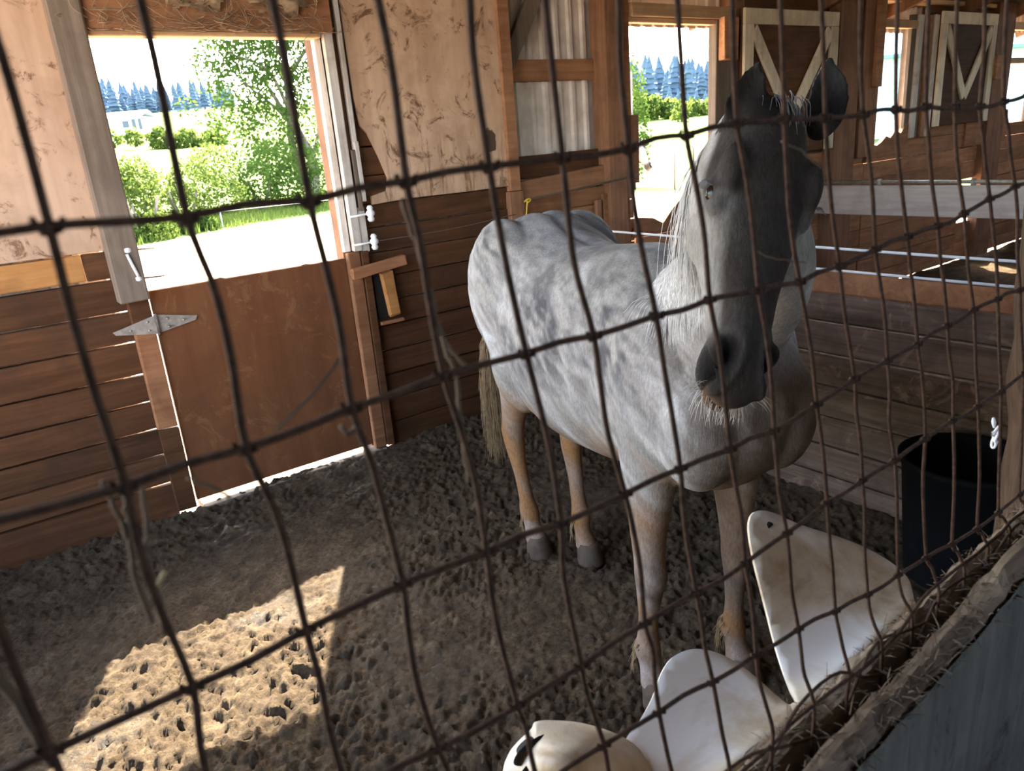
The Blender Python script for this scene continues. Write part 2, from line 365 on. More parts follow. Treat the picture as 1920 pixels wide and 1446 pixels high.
# door 1 frame
box('door_post', .50, .628, 3.77, 3.90, 1.13, 2.62, M_POSTG, wb, .006, .002)
for z0, z1, mt in ((.98, 1.135, M_PLANK), (.48, .975, M_RED), (.03, .475, M_PLANK)):
    box('jamb_board', .535, .630, 3.825, 3.86, z0, z1, mt, wb, .004, .003)
box('door_header', .5, 1.75, 3.80, 3.88, 2.285, 2.62, M_RED, wb); box('header_strip', .6, 1.68, 3.80, 3.885, 2.262, 2.284, M_BEAM, wb)
for x0, x1, y0, y1, z0, z1, mt in ((1.662, 1.700, 3.86, 3.90, 1.19, 2.62, M_TRIM), (1.702, 1.752, 3.82, 3.86, 1.19, 2.62, M_TRIM), (1.754, 1.785, 3.86, 3.9, 1.40, 2.62, M_POST),
                                   (1.786, 1.812, 3.83, 3.86, 1.70, 2.62, M_TRIM), (1.790, 1.815, 3.82, 3.85, 1.45, 1.76, M_TRIM), (1.752, 1.80, 3.83, 3.87, 1.18, 1.42, M_TRIM),
                                   (1.765, 1.79, 3.82, 3.845, 1.40, 1.72, M_POSTG)):
    box('jamb_board', x0, x1, y0, y1, z0, z1, mt, wb, .003, .002)
box('jamb_board', 1.665, 1.735, 3.83, 3.87, .02, 1.185, M_RED, wb, .004, .002); box('jamb_board', 1.74, 1.785, 3.82, 3.87, .02, 1.185, M_PLANK, wb, .004, .002)
box('jamb_board', 1.668, 1.81, 3.90, 3.998, .0, 2.62, M_POST, wb)
# middle bay: plywood panel (ragged lower left corner) over planks
pv = [(1.822, 2.62), (2.86, 2.62), (2.85, 1.435), (2.5, 1.432), (2.1, 1.436), (1.86, 1.425), (1.86, 1.47), (1.96, 1.49), (1.975, 1.56), (1.935, 1.68), (1.885, 1.80), (1.85, 1.84), (1.835, 1.97)]
k = len(pv); V = [(x, 3.85, z) for x, z in pv] + [(x, 3.865, z) for x, z in pv]
mk('plywood_panel', V, [tuple(range(k)), tuple(range(2 * k - 1, k - 1, -1))] + [(i, i + k, (i + 1) % k + k, (i + 1) % k) for i in range(k)], M_PLY2, wb)
zs = [-.12, .14, .29, .44, .585, .735, .88, 1.02, 1.16, 1.30, 1.43, 1.58, 1.73, 1.9]
for i in range(len(zs) - 1): wplank(1.79, 2.84, zs[i] + .004, zs[i + 1] - .004, M_PLANK, 3.885 + random.uniform(-.004, .004))
box('wall_post', 2.80, 2.885, 3.83, 3.92, 1.40, 2.62, M_GIRT, wb, .005, .002); box('wall_post', 2.79, 2.90, 3.83, 3.93, 0, 1.40, M_POST, wb, .005, .002)
# siding bay
box('girt', 2.885, 3.70, 3.94, 3.985, 2.045, 2.17, M_GIRT, wb, .004, .002); box('girt', 2.885, 3.70, 3.94, 3.985, 2.6, 2.72, M_GIRT, wb)
beam('brace', (2.90, 3.925, 2.13), (3.25, 3.925, 2.66), .10, .04, M_POSTG, wb)
box('wall_post', 3.64, 3.80, 3.82, 3.97, 0, 2.7, M_POST, wb, .006, .003); box('wall_post', 3.80, 3.90, 3.86, 3.93, 1.75, 2.7, M_RED, wb, .005, .003)
box('post_splice', 3.80, 3.93, 3.86, 3.93, 1.30, 1.80, M_POST, wb, .005, .004); box('post_splice', 3.88, 3.95, 3.84, 3.87, 1.35, 1.80, M_POST, wb, .004, .004)
wplank(2.89, 3.66, 1.46, 1.60, M_PLANK, 3.95)
V, Fc = obb((3.40, 3.90, 1.42), (1, 0, .06), (0, 1, 0), (-.06, 0, 1), .52, .02, .06, .006, .004); mk('plank', V, Fc, M_GIRT, wb)
for z0, z1 in ((1.24, 1.355), (1.10, 1.235), (.94, 1.095), (.78, .935), (.6, .775), (.4, .595), (.2, .395), (.0, .195)): wplank(2.89, 3.93, z0, z1, M_RED, 3.905)
box('cover_board', 3.60, 3.86, 3.85, 3.885, .85, 1.30, M_RED, wb, .006, .006); box('cover_board', 3.53, 3.585, 3.85, 3.88, .95, 1.27, M_POST, wb, .006, .004)
# door 2: header, ragged low boards, jambs
box('door_header', 3.9, 4.98, 3.83, 3.91, 2.42, 2.50, M_BEAM, wb, .005, .003); box('header_strip', 3.9, 4.82, 3.86, 3.92, 2.385, 2.418, M_BEAM, wb)
pv = [(3.86, .96), (3.95, 1.10), (4.10, 1.08), (4.2, 1.03), (4.30, 1.12), (4.45, 1.22), (4.60, 1.18), (4.75, 1.19), (4.86, 1.14), (4.86, .96)]; k = len(pv)
V = [(x, 3.86, z) for x, z in pv] + [(x, 3.90, z) for x, z in pv]
mk('broken_plank', V, [tuple(range(k)), tuple(range(2 * k - 1, k - 1, -1))] + [(i, i + k, (i + 1) % k + k, (i + 1) % k) for i in range(k)], M_RED, wb)
for i in range(6): wplank(3.94, 4.9, .0 + i * .16, .155 + i * .16, M_RED, 3.88)
box('door_post', 4.78, 4.97, 3.85, 3.93, 1.1, 2.42, M_POSTG, wb, .006, .004); box('jamb_board', 4.98, 5.05, 3.84, 3.9, 1.1, 2.62, M_POST, wb, .005, .003)
box('jamb_board', 5.055, 5.12, 3.86, 3.9, 1.2, 2.62, M_GIRT, wb, .005, .003); box('spacer_block', 4.80, 4.96, 3.79, 3.845, 2.14, 2.43, M_GIRT, wb, .005, .004)
# bays beyond
for i in range(9): wplank(4.9, 6.98, .0 + i * .155, .15 + i * .155, M_RED, 3.905 + random.uniform(-.006, .006))
wplank(5.0, 6.98, 1.4, 1.62, M_PLANK, 3.91); wplank(5.0, 6.98, 1.62, 1.86, M_PLANK, 3.91); wplank(5.0, 6.98, 1.86, 2.1, M_PLANK, 3.91); wplank(5.0, 6.98, 2.1, 2.62, M_PLANK, 3.91)
box('wall_post', 6.28, 6.62, 3.78, 3.89, 0, 2.66, M_POST, wb, .006, .004); box('wall_post', 6.70, 6.99, 3.80, 3.92, 1.3, 2.66, M_POST, wb, .006, .004); box('jamb_board', 6.86, 6.97, 3.76, 3.80, 1.9, 2.62, M_GIRT, wb)
box('door_header', 6.98, 7.75, 3.84, 3.9, 2.40, 2.47, M_BEAM, wb); box('door_header', 9.7, 10.8, 3.84, 3.9, 2.42, 2.50, M_BEAM, wb)
pv = [(6.95, 1.24), (6.98, 1.37), (7.05, 1.40), (7.12, 1.385), (7.2, 1.41), (7.28, 1.46), (7.36, 1.44), (7.45, 1.50), (7.55, 1.47), (7.64, 1.56), (7.72, 1.54), (7.72, 1.24)]; k = len(pv)
V = [(x, 3.85, z) for x, z in pv] + [(x, 3.89, z) for x, z in pv]
mk('broken_plank', V, [tuple(range(k)), tuple(range(2 * k - 1, k - 1, -1))] + [(i, i + k, (i + 1) % k + k, (i + 1) % k) for i in range(k)], M_RED, wb)
for i in range(8): wplank(6.98, 9.0, .0 + i * .155, .15 + i * .155, M_RED, 3.90 + random.uniform(-.006, .006))
for z0, z1 in ((0, .2), (.2, .42), (.9, 1.08), (1.085, 1.24)): wplank(9.0, 9.7, z0, z1, M_RED, 3.90)  # hidden gap between these boards, added to let sun onto the floor
for z0, z1 in ((1.245, 1.40), (1.405, 1.56)): wplank(7.74, 9.25, z0, z1, M_RED, 3.885)
for x0, x1, mt, yy in ((7.60, 7.68, M_POSTG, 3.87), (7.69, 7.78, M_TRIM, 3.85), (7.79, 7.87, M_POSTG, 3.88), (7.88, 7.93, M_GIRT, 3.84), (7.955, 8.03, M_TRIM, 3.83)): box('jamb_board', x0, x1, yy - .02, yy + .02, 1.42, 2.52, mt, wb, .004, .004)
wplank(8.0, 9.7, 1.56, 2.0, M_PLANK, 3.91); wplank(8.0, 9.7, 2.0, 2.3, M_PLANK, 3.91); wplank(8.0, 9.7, 2.3, 2.62, M_PLANK, 3.91)
box('wall_post', 9.30, 9.70, 3.80, 3.9, 0, 2.7, M_POST, wb, .006, .004); box('spacer_block', 9.22, 9.40, 3.74, 3.80, 1.92, 2.15, M_GIRT, wb, .004, .003)
for i in range(10): wplank(9.7, 13.4, .0 + i * .145, .14 + i * .145, M_RED, 3.90)
box('cross_bar', 9.7, 10.8, 3.88, 3.91, 2.08, 2.14, M_BEAM, wb)
box('jamb_board', 10.45, 10.6, 3.84, 3.9, 1.42, 2.5, M_POSTG, wb); wplank(10.6, 13.4, 1.45, 2.62, M_PLANK, 3.9)
wplank(8.9, 9.9, 1.25, 1.60, M_RED, 3.86)
for x0, x1, zz in ((-.95, 13.5, 2.62),): box('top_plate', x0, x1, 3.84, 3.98, zz, zz + .10, M_BEAM, wb)

# door 1: lower leaf of the stall door, hinged left
d1 = box('door_1', .640, 1.655, 3.845, 3.88, .055, 1.16, M_DOOR, None, .004); tag(d1, 'brown lower stall door leaf with rusty strap hinge', kind=STRUCT)
xs = np.linspace(.642, 1.653, 46); V = []; Fc = []
for i, x in enumerate(xs):
    h = 1.158 + .012 * vnoise(np.array([x]), np.array([0.]), 9, 31)[0] + .01 * vnoise(np.array([x]), np.array([3.]), 23, 32)[0]
    for y, z in ((3.847, 1.14), (3.878, 1.14), (3.875, h + .004), (3.85, h)): V.append((x, y, z))
for i in range(len(xs) - 1):
    for k in range(4): k2 = (k + 1) % 4; Fc.append((i * 4 + k, i * 4 + k2, i * 4 + 4 + k2, i * 4 + 4 + k))
mk('chewed_top_edge', V, Fc, M_DOOR, d1)
hv = [(.635, 1.045), (.635, .955), (.455, .985), (.445, 1.0)]; V = [(x, 3.815, z) for x, z in hv] + [(x, 3.823, z) for x, z in hv]
bf = [(0, 1, 2, 3), (7, 6, 5, 4), (0, 4, 5, 1), (1, 5, 6, 2), (2, 6, 7, 3), (3, 7, 4, 0)]
hin = mk('strap_hinge', V, bf, M_IRON, d1)
hv = [(.645, 1.045), (.645, .955), (.82, .985), (.83, 1.005)]; V = [(x, 3.835, z) for x, z in hv] + [(x, 3.843, z) for x, z in hv]
mk('strap_hinge', V, [f[::-1] for f in bf], M_IRON, d1)
tube('hinge_pin', [(.640, 3.825, .95), (.640, 3.825, 1.05)], .008, M_IRON, d1, 8)
for x, z in ((.60, 1.02), (.60, .98), (.52, .995), (.69, 1.02), (.69, .98), (.76, 1.0)): tube('screw', [(x, 3.81, z), (x, 3.834, z)], .005, M_IRON, hin, 6)
sill = box('door_sill', .66, 1.72, 3.80, 3.99, -.03, .022, M_OLD, wb)

# doors 2 and 3: upper leaves swung open against the wall, cream frames with a V brace
def vleaf(name, label, x0, x1, z0, z1, y, nv=1):
    d = box(name, x0, x1, y, y + .02, z0, z1, M_PLANK, None, .003); tag(d, label, kind=STRUCT)
    fw = .11; yf = y - .014
    beam('frame_board', (x0, yf, z1 - fw / 2), (x1, yf, z1 - fw / 2), fw, .026, M_TRIMX, d)
    beam('frame_board', (x0 + fw / 2, yf, z0), (x0 + fw / 2, yf, z1 - fw), fw, .026, M_TRIMX, d); beam('frame_board', (x1 - fw / 2, yf, z0), (x1 - fw / 2, yf, z1 - fw), fw, .026, M_TRIMX, d)
    xm = (x0 + x1) / 2
    beam('brace_board', (x0 + fw, yf, z1 - fw - .03), (xm, yf, z0 + .25 * (z1 - z0)), .10, .024, M_TRIMX, d); beam('brace_board', (x1 - fw, yf, z1 - fw - .03), (xm, yf - .002, z0 + .25 * (z1 - z0)), .10, .024, M_TRIMX, d)
    return d
vleaf('door_2', 'open upper door leaf with cream V brace behind the horse ears', 5.0, 6.24, 1.42, 2.49, 3.79)
vleaf('door_3', 'open upper door leaf with cream V brace beside the far doorway', 8.03, 9.22, 1.50, 2.55, 3.80)

# ------------------------------------------------------------------ partition (right wall of the stall)
XP = 2.955
wr = empty('wall_right', (XP, 2.1, 0)); tag(wr, kind=STRUCT)
zs = [-.02, .115, .26, .40, .545, .69, .835, .965, 1.06]
for i in range(len(zs) - 1):
    m = M_RED if i == 7 else M_PLANKY
    yj = random.uniform(-.006, .006)
    V, Fc = obb((XP + yj, 2.12, (zs[i] + zs[i + 1]) / 2), (0, 1, random.uniform(-.003, .003)), (1, 0, 0), (0, 0, 1), 1.70, .02, (zs[i + 1] - zs[i]) / 2 - .003, .008, .004)
    mk('plank', V, Fc, m, wr)
box('corner_post', 2.90, 3.02, .40, .52, 0, 1.3, M_POST, wr)
tube('edge_tape', [(XP - .002, .42, 1.066), (XP, 1.5, 1.066), (XP, 2.6, 1.064), (XP, 3.8, 1.068)], .006, M_TAPE, wr, 6)
# electric tape strung above the partition
tag(tube('electric_fence_tape', [(XP, .46, 1.155), (XP, 1.4, 1.157), (XP, 2.5, 1.162), (XP, 3.83, 1.175)], .006, M_TAPE, None, 6), 'white electric tape strung just above the plank partition', 'fence tape')
# next partition: single pale rail with a pipe on top
ws = empty('wall_far_partition', (6.0, 2.0, 0)); tag(ws, kind=STRUCT)
box('rail_board', 5.98, 6.02, -.2, 3.78, .895, 1.125, M_RAIL, ws, .006, .004); box('rail_post', 5.94, 6.06, .3, .42, 0, 2.6, M_POST, ws)
tube('top_pipe', [(6.0, -.2, 1.15), (6.0, 1.8, 1.150), (6.0, 3.75, 1.155)], .013, M_IRON, ws, 8)
for y in (.6, 1.5, 2.5, 3.2): tube('pipe_clip', [(6.0, y, 1.12), (6.0, y, 1.175)], .018, M_IRON, ws, 8)

# ------------------------------------------------------------------ near half wall under the mesh
wf = empty('wall_front', (0.5, .3, 0)); tag(wf, kind=STRUCT)
def ragged(name, x0, x1, y0, y1, ztop, mat, amp, seed, n=160, yamp=.003, slope=0., xref=.45):
    xs = np.linspace(x0, x1, n); V = []; Fc = []
    a = amp * (vnoise(xs, xs * 0, 7, seed) + .7 * vnoise(xs, xs * 0 + 5, 31, seed + 1) + .5 * vnoise(xs, xs * 0 + 5, 80, seed + 4)); b = yamp * vnoise(xs, xs * 0, 40, seed + 2); c_ = yamp * vnoise(xs, xs * 0 + 4, 40, seed + 3)
    for x, h, e, g in zip(xs, a, b, c_):
        zt = ztop + h + slope * (min(x, 1.6) - xref)
        for y, z in ((y0, 0), (y0, zt - .012), (y0 + .003 + e, zt - .002), ((y0 + y1) / 2, zt + .003 + e), (y1 - .003 + g, zt - .003), (y1, zt - .014), (y1, 0)): V.append((x, y, z))
    for i in range(n - 1):
        for k in range(7): k2 = (k + 1) % 7; Fc.append((i * 7 + k, i * 7 + 7 + k, i * 7 + 7 + k2, i * 7 + k2))
    Fc.append(tuple(range(7))); Fc.append(tuple((n - 1) * 7 + k for k in range(6, -1, -1)))
    return mk(name, V, Fc, mat, wf)
ragged('plywood_panel', -1.0, 2.9, .237, .2415, 1.178, M_PLYN, .005, 41, slope=.11)
ragged('frayed_board', -1.0, 2.9, .2425, .273, 1.186, M_OLD, .006, 45, 260, .004, slope=.11)
ragged('inner_plank', -1.0, 2.9, .296, .320, 1.166, M_OLD, .006, 51, 260, .004, slope=.075)

# ------------------------------------------------------------------ roof and the rest of the barn
cl = empty('ceiling', (4, 0, 3)); tag(cl, kind=STRUCT)
def quadslab(name, P, th, mat, parent):
    V = [tuple(p) for p in P] + [(p[0], p[1], p[2] + th) for p in P]
    return mk(name, V, [(0, 1, 2, 3), (7, 6, 5, 4), (0, 4, 5, 1), (1, 5, 6, 2), (2, 6, 7, 3), (3, 7, 4, 0)], mat, parent)
quadslab('roof_slope', [(-1.2, 4.35, 2.50), (13.9, 4.35, 2.50), (13.9, .25, 3.75), (-1.2, .25, 3.75)], .04, M_ROOF, cl)
quadslab('roof_slope', [(-1.2, .25, 3.75), (13.9, .25, 3.75), (13.9, -3.6, 2.6), (-1.2, -3.6, 2.6)], .04, M_ROOF, cl)
for x in np.arange(-1.0, 13.6, 1.2):
    beam('rafter', (x, 4.3, 2.47), (x, .25, 3.68), .045, .13, M_POST, cl, (0, 0, 1)); beam('rafter', (x, .25, 3.68), (x, -3.5, 2.56), .045, .13, M_POST, cl, (0, 0, 1))
wo_ = empty('wall_opposite', (4, -3.4, 0)); tag(wo_, kind=STRUCT)
for i in range(14): box('plank', -.9, 13.5, -3.42, -3.385, i * .15, i * .15 + .145, M_PLANK, wo_)
for x in np.arange(-.9, 13.6, 2.5): box('wall_post', x, x + .14, -3.45, -3.3, 0, 2.64, M_POST, wo_)
wl = empty('wall_left', (-.8, 2, 0)); tag(wl, kind=STRUCT)
for i in (0, 1, 2, 7): box('plank', -.84, -.80, .3, 3.85, i * .145 - .02, i * .145 + .12, M_PLANK, wl, .005, .004)
box('wall_post', -.86, -.74, .28, .40, 0, 3.6, M_POST, wl)
for i in range(24): box('plank', -.84, -.80, -3.4, .75, i * .15 - .02, i * .15 + .125, M_PLANK, wl, .005, .004)
we = empty('wall_end', (13.5, 0, 0)); tag(we, kind=STRUCT)
for i in range(18): box('plank', 13.5, 13.54, -3.4, 3.9, i * .15, i * .15 + .145, M_PLANK, we)

fib = MB()
for _ in range(5200):
    x = random.uniform(.25, 1.75); inn = random.random() < .45
    y, z = (random.uniform(.297, .320), 1.164 + .075 * (min(x, 1.6) - .45)) if inn else (random.uniform(.240, .272), 1.184 + .11 * (min(x, 1.6) - .45))
    d = np.array([random.gauss(0, 1.0), random.gauss(-.3, .5), random.gauss(.25, .25)]); d /= np.linalg.norm(d); ln = random.uniform(.006, .022); a = np.array([x, y, z + random.uniform(-.012, .004)])
    fib.tube([a, a + d * ln * .5 + np.array([0, 0, .001]), a + d * ln], [.0006, .0005, .0002], 3)
tag(fib.mk('wood_fibres', M_OLD, wf), kind='stuff')

# ------------------------------------------------------------------ the horse
HO = np.array([1.69, 1.744, 0.0]); HF = np.array([-.22010733, -.97547566, 0]); HL = np.array([.97547566, -.22010733, 0]); HZ = np.array([0, 0, 1.0])
def hl(x, y, z): return HO + x * HF + y * HL + np.array([0, 0, z])
HP = np.array([1.1727, 0.7927, 1.7177]); HA = np.array([-0.372, -0.1358, -0.9183]); HLF = np.array([0.8683, -0.4006, -0.2925]); HN = np.array([-0.3282, -0.9061, 0.2669]); HLEN = .50
def ringloft(rows, n, sides=28, ex=2.0):
    """rows: centre(3) u(3) v(3) ru rv+ rv-  -> closed loft"""
    R = crom(rows, n); V = []; Fc = []; th = np.linspace(0, 2 * math.pi, sides, endpoint=False)
    c = np.sign(np.cos(th)) * np.abs(np.cos(th)) ** (2 / ex); s = np.sign(np.sin(th)) * np.abs(np.sin(th)) ** (2 / ex)
    for r in R:
        u = r[3:6] / np.linalg.norm(r[3:6]); v = r[6:9] / np.linalg.norm(r[6:9]); ru, rp, rn = np.maximum(r[9:12], .004)
        V += list(r[:3] + np.outer(c * ru, u) + np.outer(np.where(s > 0, s * rp, s * rn), v))
    m = len(R)
    for i in range(m - 1):
        for k in range(sides): k2 = (k + 1) % sides; Fc.append((i * sides + k, i * sides + k2, (i + 1) * sides + k2, (i + 1) * sides + k))
    Fc.append(tuple(range(sides))[::-1]); Fc.append(tuple((m - 1) * sides + k for k in range(sides)))
    return V, Fc
hb = MB()
# trunk
tr = []
for x, wd, zt, zb, zc, yo in ((.70, .06, 1.06, .90, .98, 0), (.665, .15, 1.13, .82, .97, 0), (.60, .215, 1.20, .745, .97, 0), (.50, .245, 1.27, .70, .97, 0), (.36, .255, 1.335, .675, .99, 0), (.20, .255, 1.375, .65, 1.0, 0),
                              (.06, .27, 1.365, .63, .99, 0), (-.10, .295, 1.345, .615, .97, .01), (-.26, .31, 1.345, .62, .97, .015), (-.40, .30, 1.385, .66, 1.0, .02), (-.52, .29, 1.43, .72, 1.05, .02), (-.64, .28, 1.425, .78, 1.08, .02),
                              (-.75, .25, 1.37, .83, 1.09, .02), (-.84, .19, 1.28, .88, 1.08, .02), (-.885, .11, 1.18, .95, 1.07, .02), (-.90, .03, 1.11, 1.02, 1.06, .02)):
    tr.append(np.r_[hl(x, yo, zc), HL, HZ, wd, zt - zc, zc - zb])
hb.add(*ringloft(np.array(tr), 60, 40, 2.15))
# haunches and shoulders (muscle masses)
def blob(c, r, ax=None):
    V = []; Fc = []; A = np.array(ax if ax is not None else [HF, HL, HZ]); A = A / np.linalg.norm(A, axis=1)[:, None]
    for i in range(13):
        ph = math.pi * i / 12
        for k in range(20):
            th = 2 * math.pi * k / 20; d = np.array([math.sin(ph) * math.cos(th) * r[0], math.sin(ph) * math.sin(th) * r[1], math.cos(ph) * r[2]]); V.append(np.array(c) + d @ A)
    for i in range(12):
        for k in range(20): k2 = (k + 1) % 20; Fc.append((i * 20 + k, i * 20 + k2, i * 20 + 20 + k2, i * 20 + 20 + k))
    hb.add(V, Fc)
for s in (-1, 1):
    blob(hl(-.60, s * .165 + .02, 1.13), (.27, .145, .29)); blob(hl(.42, s * .165, 1.0), (.19, .10, .27)); blob(hl(.585, s * .125, .93), (.11, .12, .17))
    blob(hl(-.50, s * .17 + .01, .90), (.17, .115, .24))
# neck
nk = []
pn = [hl(.20, 0, 1.06), hl(.44, -.015, 1.155), hl(.66, -.08, 1.30), hl(.84, -.16, 1.44), HP + .10 * HA - .115 * HN, HP + .03 * HA - .09 * HN]
pnr = crom(np.array(pn), 31); tg = np.gradient(pnr, axis=0)
for i, (ru, rp, rn) in enumerate(((.20, .27, .30), (.165, .215, .27), (.125, .165, .20), (.10, .14, .15), (.082, .115, .12), (.07, .08, .09))):
    T = tg[i * 6]; T = T / np.linalg.norm(T); f_ = i / 5.; u = HL * (1 - f_) + HLF * f_; u = u - T * (u @ T); u /= np.linalg.norm(u); vv = np.cross(T, u)
    if vv[2] < 0: vv = -vv
    nk.append(np.r_[pn[i], u, vv, ru, rp, rn])
hb.add(*ringloft(np.array(nk), 36, 30, 2.0))
# head
hd = []
for tt, wd, dp, n0 in ((-.075, .030, .06, -.050), (-.05, .052, .10, -.030), (.0, .066, .145, -.012), (.09, .078, .175, .0), (.20, .092, .19, .004), (.30, .094, .19, .002), (.40, .089, .18, .0), (.50, .077, .16, -.002),
                       (.60, .063, .146, -.002), (.70, .053, .125, -.001), (.79, .0475, .115, .0), (.87, .058, .115, .002), (.93, .059, .110, -.002), (.98, .050, .096, -.012), (1.02, .034, .066, -.028), (1.04, .015, .03, -.045)):
    hd.append(np.r_[HP + tt * HLEN * HA + (n0 - dp / 2) * HN, HLF, HN, wd, dp / 2, dp / 2])
hb.add(*ringloft(np.array(hd), 60, 36, 2.5))
def hp(t_, l_, n_): return HP + t_ * HLEN * HA + l_ * HLF + n_ * HN
HX = [HA, HLF, HN]
for s in (-1, 1):
    blob(hp(.315, s * .088, -.045), (.040, .018, .026), HX)      # eye socket mass
    blob(hp(.235, s * .078, -.022), (.05, .022, .026), HX)      # brow
    blob(hp(.38, s * .056, -.115), (.080, .028, .065), HX)      # jowl
    blob(hp(.895, s * .050, -.032), (.050, .019, .032), HX)     # nostril wing
blob(hp(.99, 0, -.085), (.034, .040, .026), HX)                 # chin
blob(hp(.98, 0, -.05), (.030, .044, .036), HX)                  # lips
# ears: cupped leaves, open to the front
def ear(s):
    V = []; Fc = []; base = hp(.095 if s < 0 else -.015, -.048 if s < 0 else .098, -.045); up = -HA * .97 + HLF * s * .12 + HN * .06; up /= np.linalg.norm(up)
    out = HLF * s; out = out - up * (out @ up); out /= np.linalg.norm(out); fr = np.cross(up, out); fr = fr if fr @ HN > 0 else -fr
    fr = HN * .86 - HLF * .42; fr = fr - up * (fr @ up); fr /= np.linalg.norm(fr); out = np.cross(fr, up); out = out if out @ HLF * s > 0 else -out
    nu, nv_ = 18, 11; L_ = .142
    for side in (0, 1):
        for i in range(nu):
            q = i / (nu - 1.); wd = .034 * (math.sin(math.pi * min(1, .16 + q * .84) ** .9) ** .75) * (1.0 if q < .5 else 1.06) + .0015
            curve = .012 * math.sin(math.pi * q)
            for j in range(nv_):
                a = -1 + 2 * j / (nv_ - 1.); cup = (a * a) * .024 * (1 - .55 * q) - .020 * (1 - .5 * q)
                P_ = base + up * (q * L_ - .012) + out * (a * wd - .006 * q * q * 2 + curve * .5 - .004 * q) + fr * (cup + (.0 if side == 0 else -.017 * (1 - .3 * q)))
                V.append(P_)
    m = nu * nv_
    for i in range(nu - 1):
        for j in range(nv_ - 1):
            k = i * nv_ + j; Fc.append((k, k + 1, k + nv_ + 1, k + nv_)); Fc.append((m + k, m + k + nv_, m + k + nv_ + 1, m + k + 1))
    for i in range(nu - 1):
        for j in (0, nv_ - 1): k = i * nv_ + j; Fc.append((k, k + nv_, m + k + nv_, m + k) if j == 0 else (k, m + k, m + k + nv_, k + nv_))
    for j in range(nv_ - 1): Fc.append((j, m + j, m + j + 1, j + 1)); k = (nu - 1) * nv_ + j; Fc.append((k, k + 1, m + k + 1, m + k))
    hb.add(V, Fc); blob(base - up * .004 - fr * .006, (.024, .024, .024)); return base, up, fr, L_
EARS = [ear(-1), ear(1)]
# legs
def leg(rows):
    hb.add(*ringloft(np.array([np.r_[hl(x, y, z), HL, HF, rl, rf, rf] for x, y, z, rl, rf in rows]), 44, 20, 2.1))
def foreleg(dx, y0, y1):
    g = lambda q: y0 + (y1 - y0) * q
    leg([(.40 + dx * .2, g(0), .97, .10, .13), (.40 + dx * .3, g(.1), .86, .092, .115), (.40 + dx * .45, g(.3), .72, .072, .092), (.405 + dx * .6, g(.5), .58, .054, .066), (.415 + dx * .75, g(.65), .475, .047, .049), (.425 + dx * .8, g(.7), .42, .051, .053),
         (.425 + dx * .85, g(.78), .36, .041, .043), (.42 + dx * .9, g(.87), .27, .030, .034), (.418 + dx, g(.93), .195, .033, .037), (.418 + dx, g(1), .155, .041, .046), (.432 + dx, g(1), .115, .034, .038), (.45 + dx, g(1), .08, .040, .045), (.46 + dx, g(1), .045, .046, .050)])
    return (.472 + dx, g(1))
def hindleg(dx, y0, y1):
    g = lambda q: y0 + (y1 - y0) * q
    leg([(-.52 + dx * .2, g(0), .98, .14, .20), (-.55 + dx * .3, g(.1), .84, .10, .15), (-.60 + dx * .45, g(.3), .71, .070, .098), (-.665 + dx * .6, g(.45), .585, .048, .066), (-.695 + dx * .7, g(.55), .505, .046, .060), (-.68 + dx * .75, g(.65), .43, .041, .048),
         (-.65 + dx * .85, g(.75), .34, .032, .037), (-.605 + dx * .95, g(.9), .23, .032, .036), (-.585 + dx, g(.95), .17, .041, .045), (-.565 + dx, g(1), .12, .034, .038), (-.54 + dx, g(1), .08, .040, .045), (-.53 + dx, g(1), .045, .046, .050)])
    return (-.518 + dx, g(1))
FEET = [foreleg(0, -.155, -.20), foreleg(.04, .145, .10), hindleg(0, -.145, -.14), hindleg(.16, .16, .02)]
tmp = mk('horse_tmp', hb.V, hb.F, None, None, True, origin=HO)
rm = tmp.modifiers.new('r', 'REMESH'); rm.mode = 'VOXEL'; rm.voxel_size = .0068; rm.use_smooth_shade = True
sm = tmp.modifiers.new('s', 'SMOOTH'); sm.factor = .5; sm.iterations = 7
dg = bpy.context.evaluated_depsgraph_get(); ev = tmp.evaluated_get(dg); hme = bpy.data.meshes.new_from_object(ev)
bpy.data.objects.remove(tmp, do_unlink=True)
nv = len(hme.vertices); co = np.empty(nv * 3); hme.vertices.foreach_get('co', co); co = co.reshape(-1, 3); W_ = co + HO
nr = np.empty(nv * 3); hme.vertices.foreach_get('normal', nr); nr = nr.reshape(-1, 3)
rel = W_ - HP; ht = rel @ HA / HLEN; hlr = rel @ HLF; hn = rel @ HN
lx = co @ HF; ly = co @ HL; lz = W_[:, 2]
head = (ht > -.35) & (ht < 1.12) & (np.abs(hlr) < .14) & (hn > -.26) & (hn < .06) & (lx > .8)
def sst(a, b, x): q = np.clip((x - a) / (b - a), 0, 1); return q * q * (3 - 2 * q)
disp = np.zeros(nv); colr = np.zeros((nv, 4)); colr[:, 3] = 1
def n3(scale, seed): return vnoise(W_[:, 0] + W_[:, 2] * .7, W_[:, 1] - W_[:, 2] * .9, scale, seed)
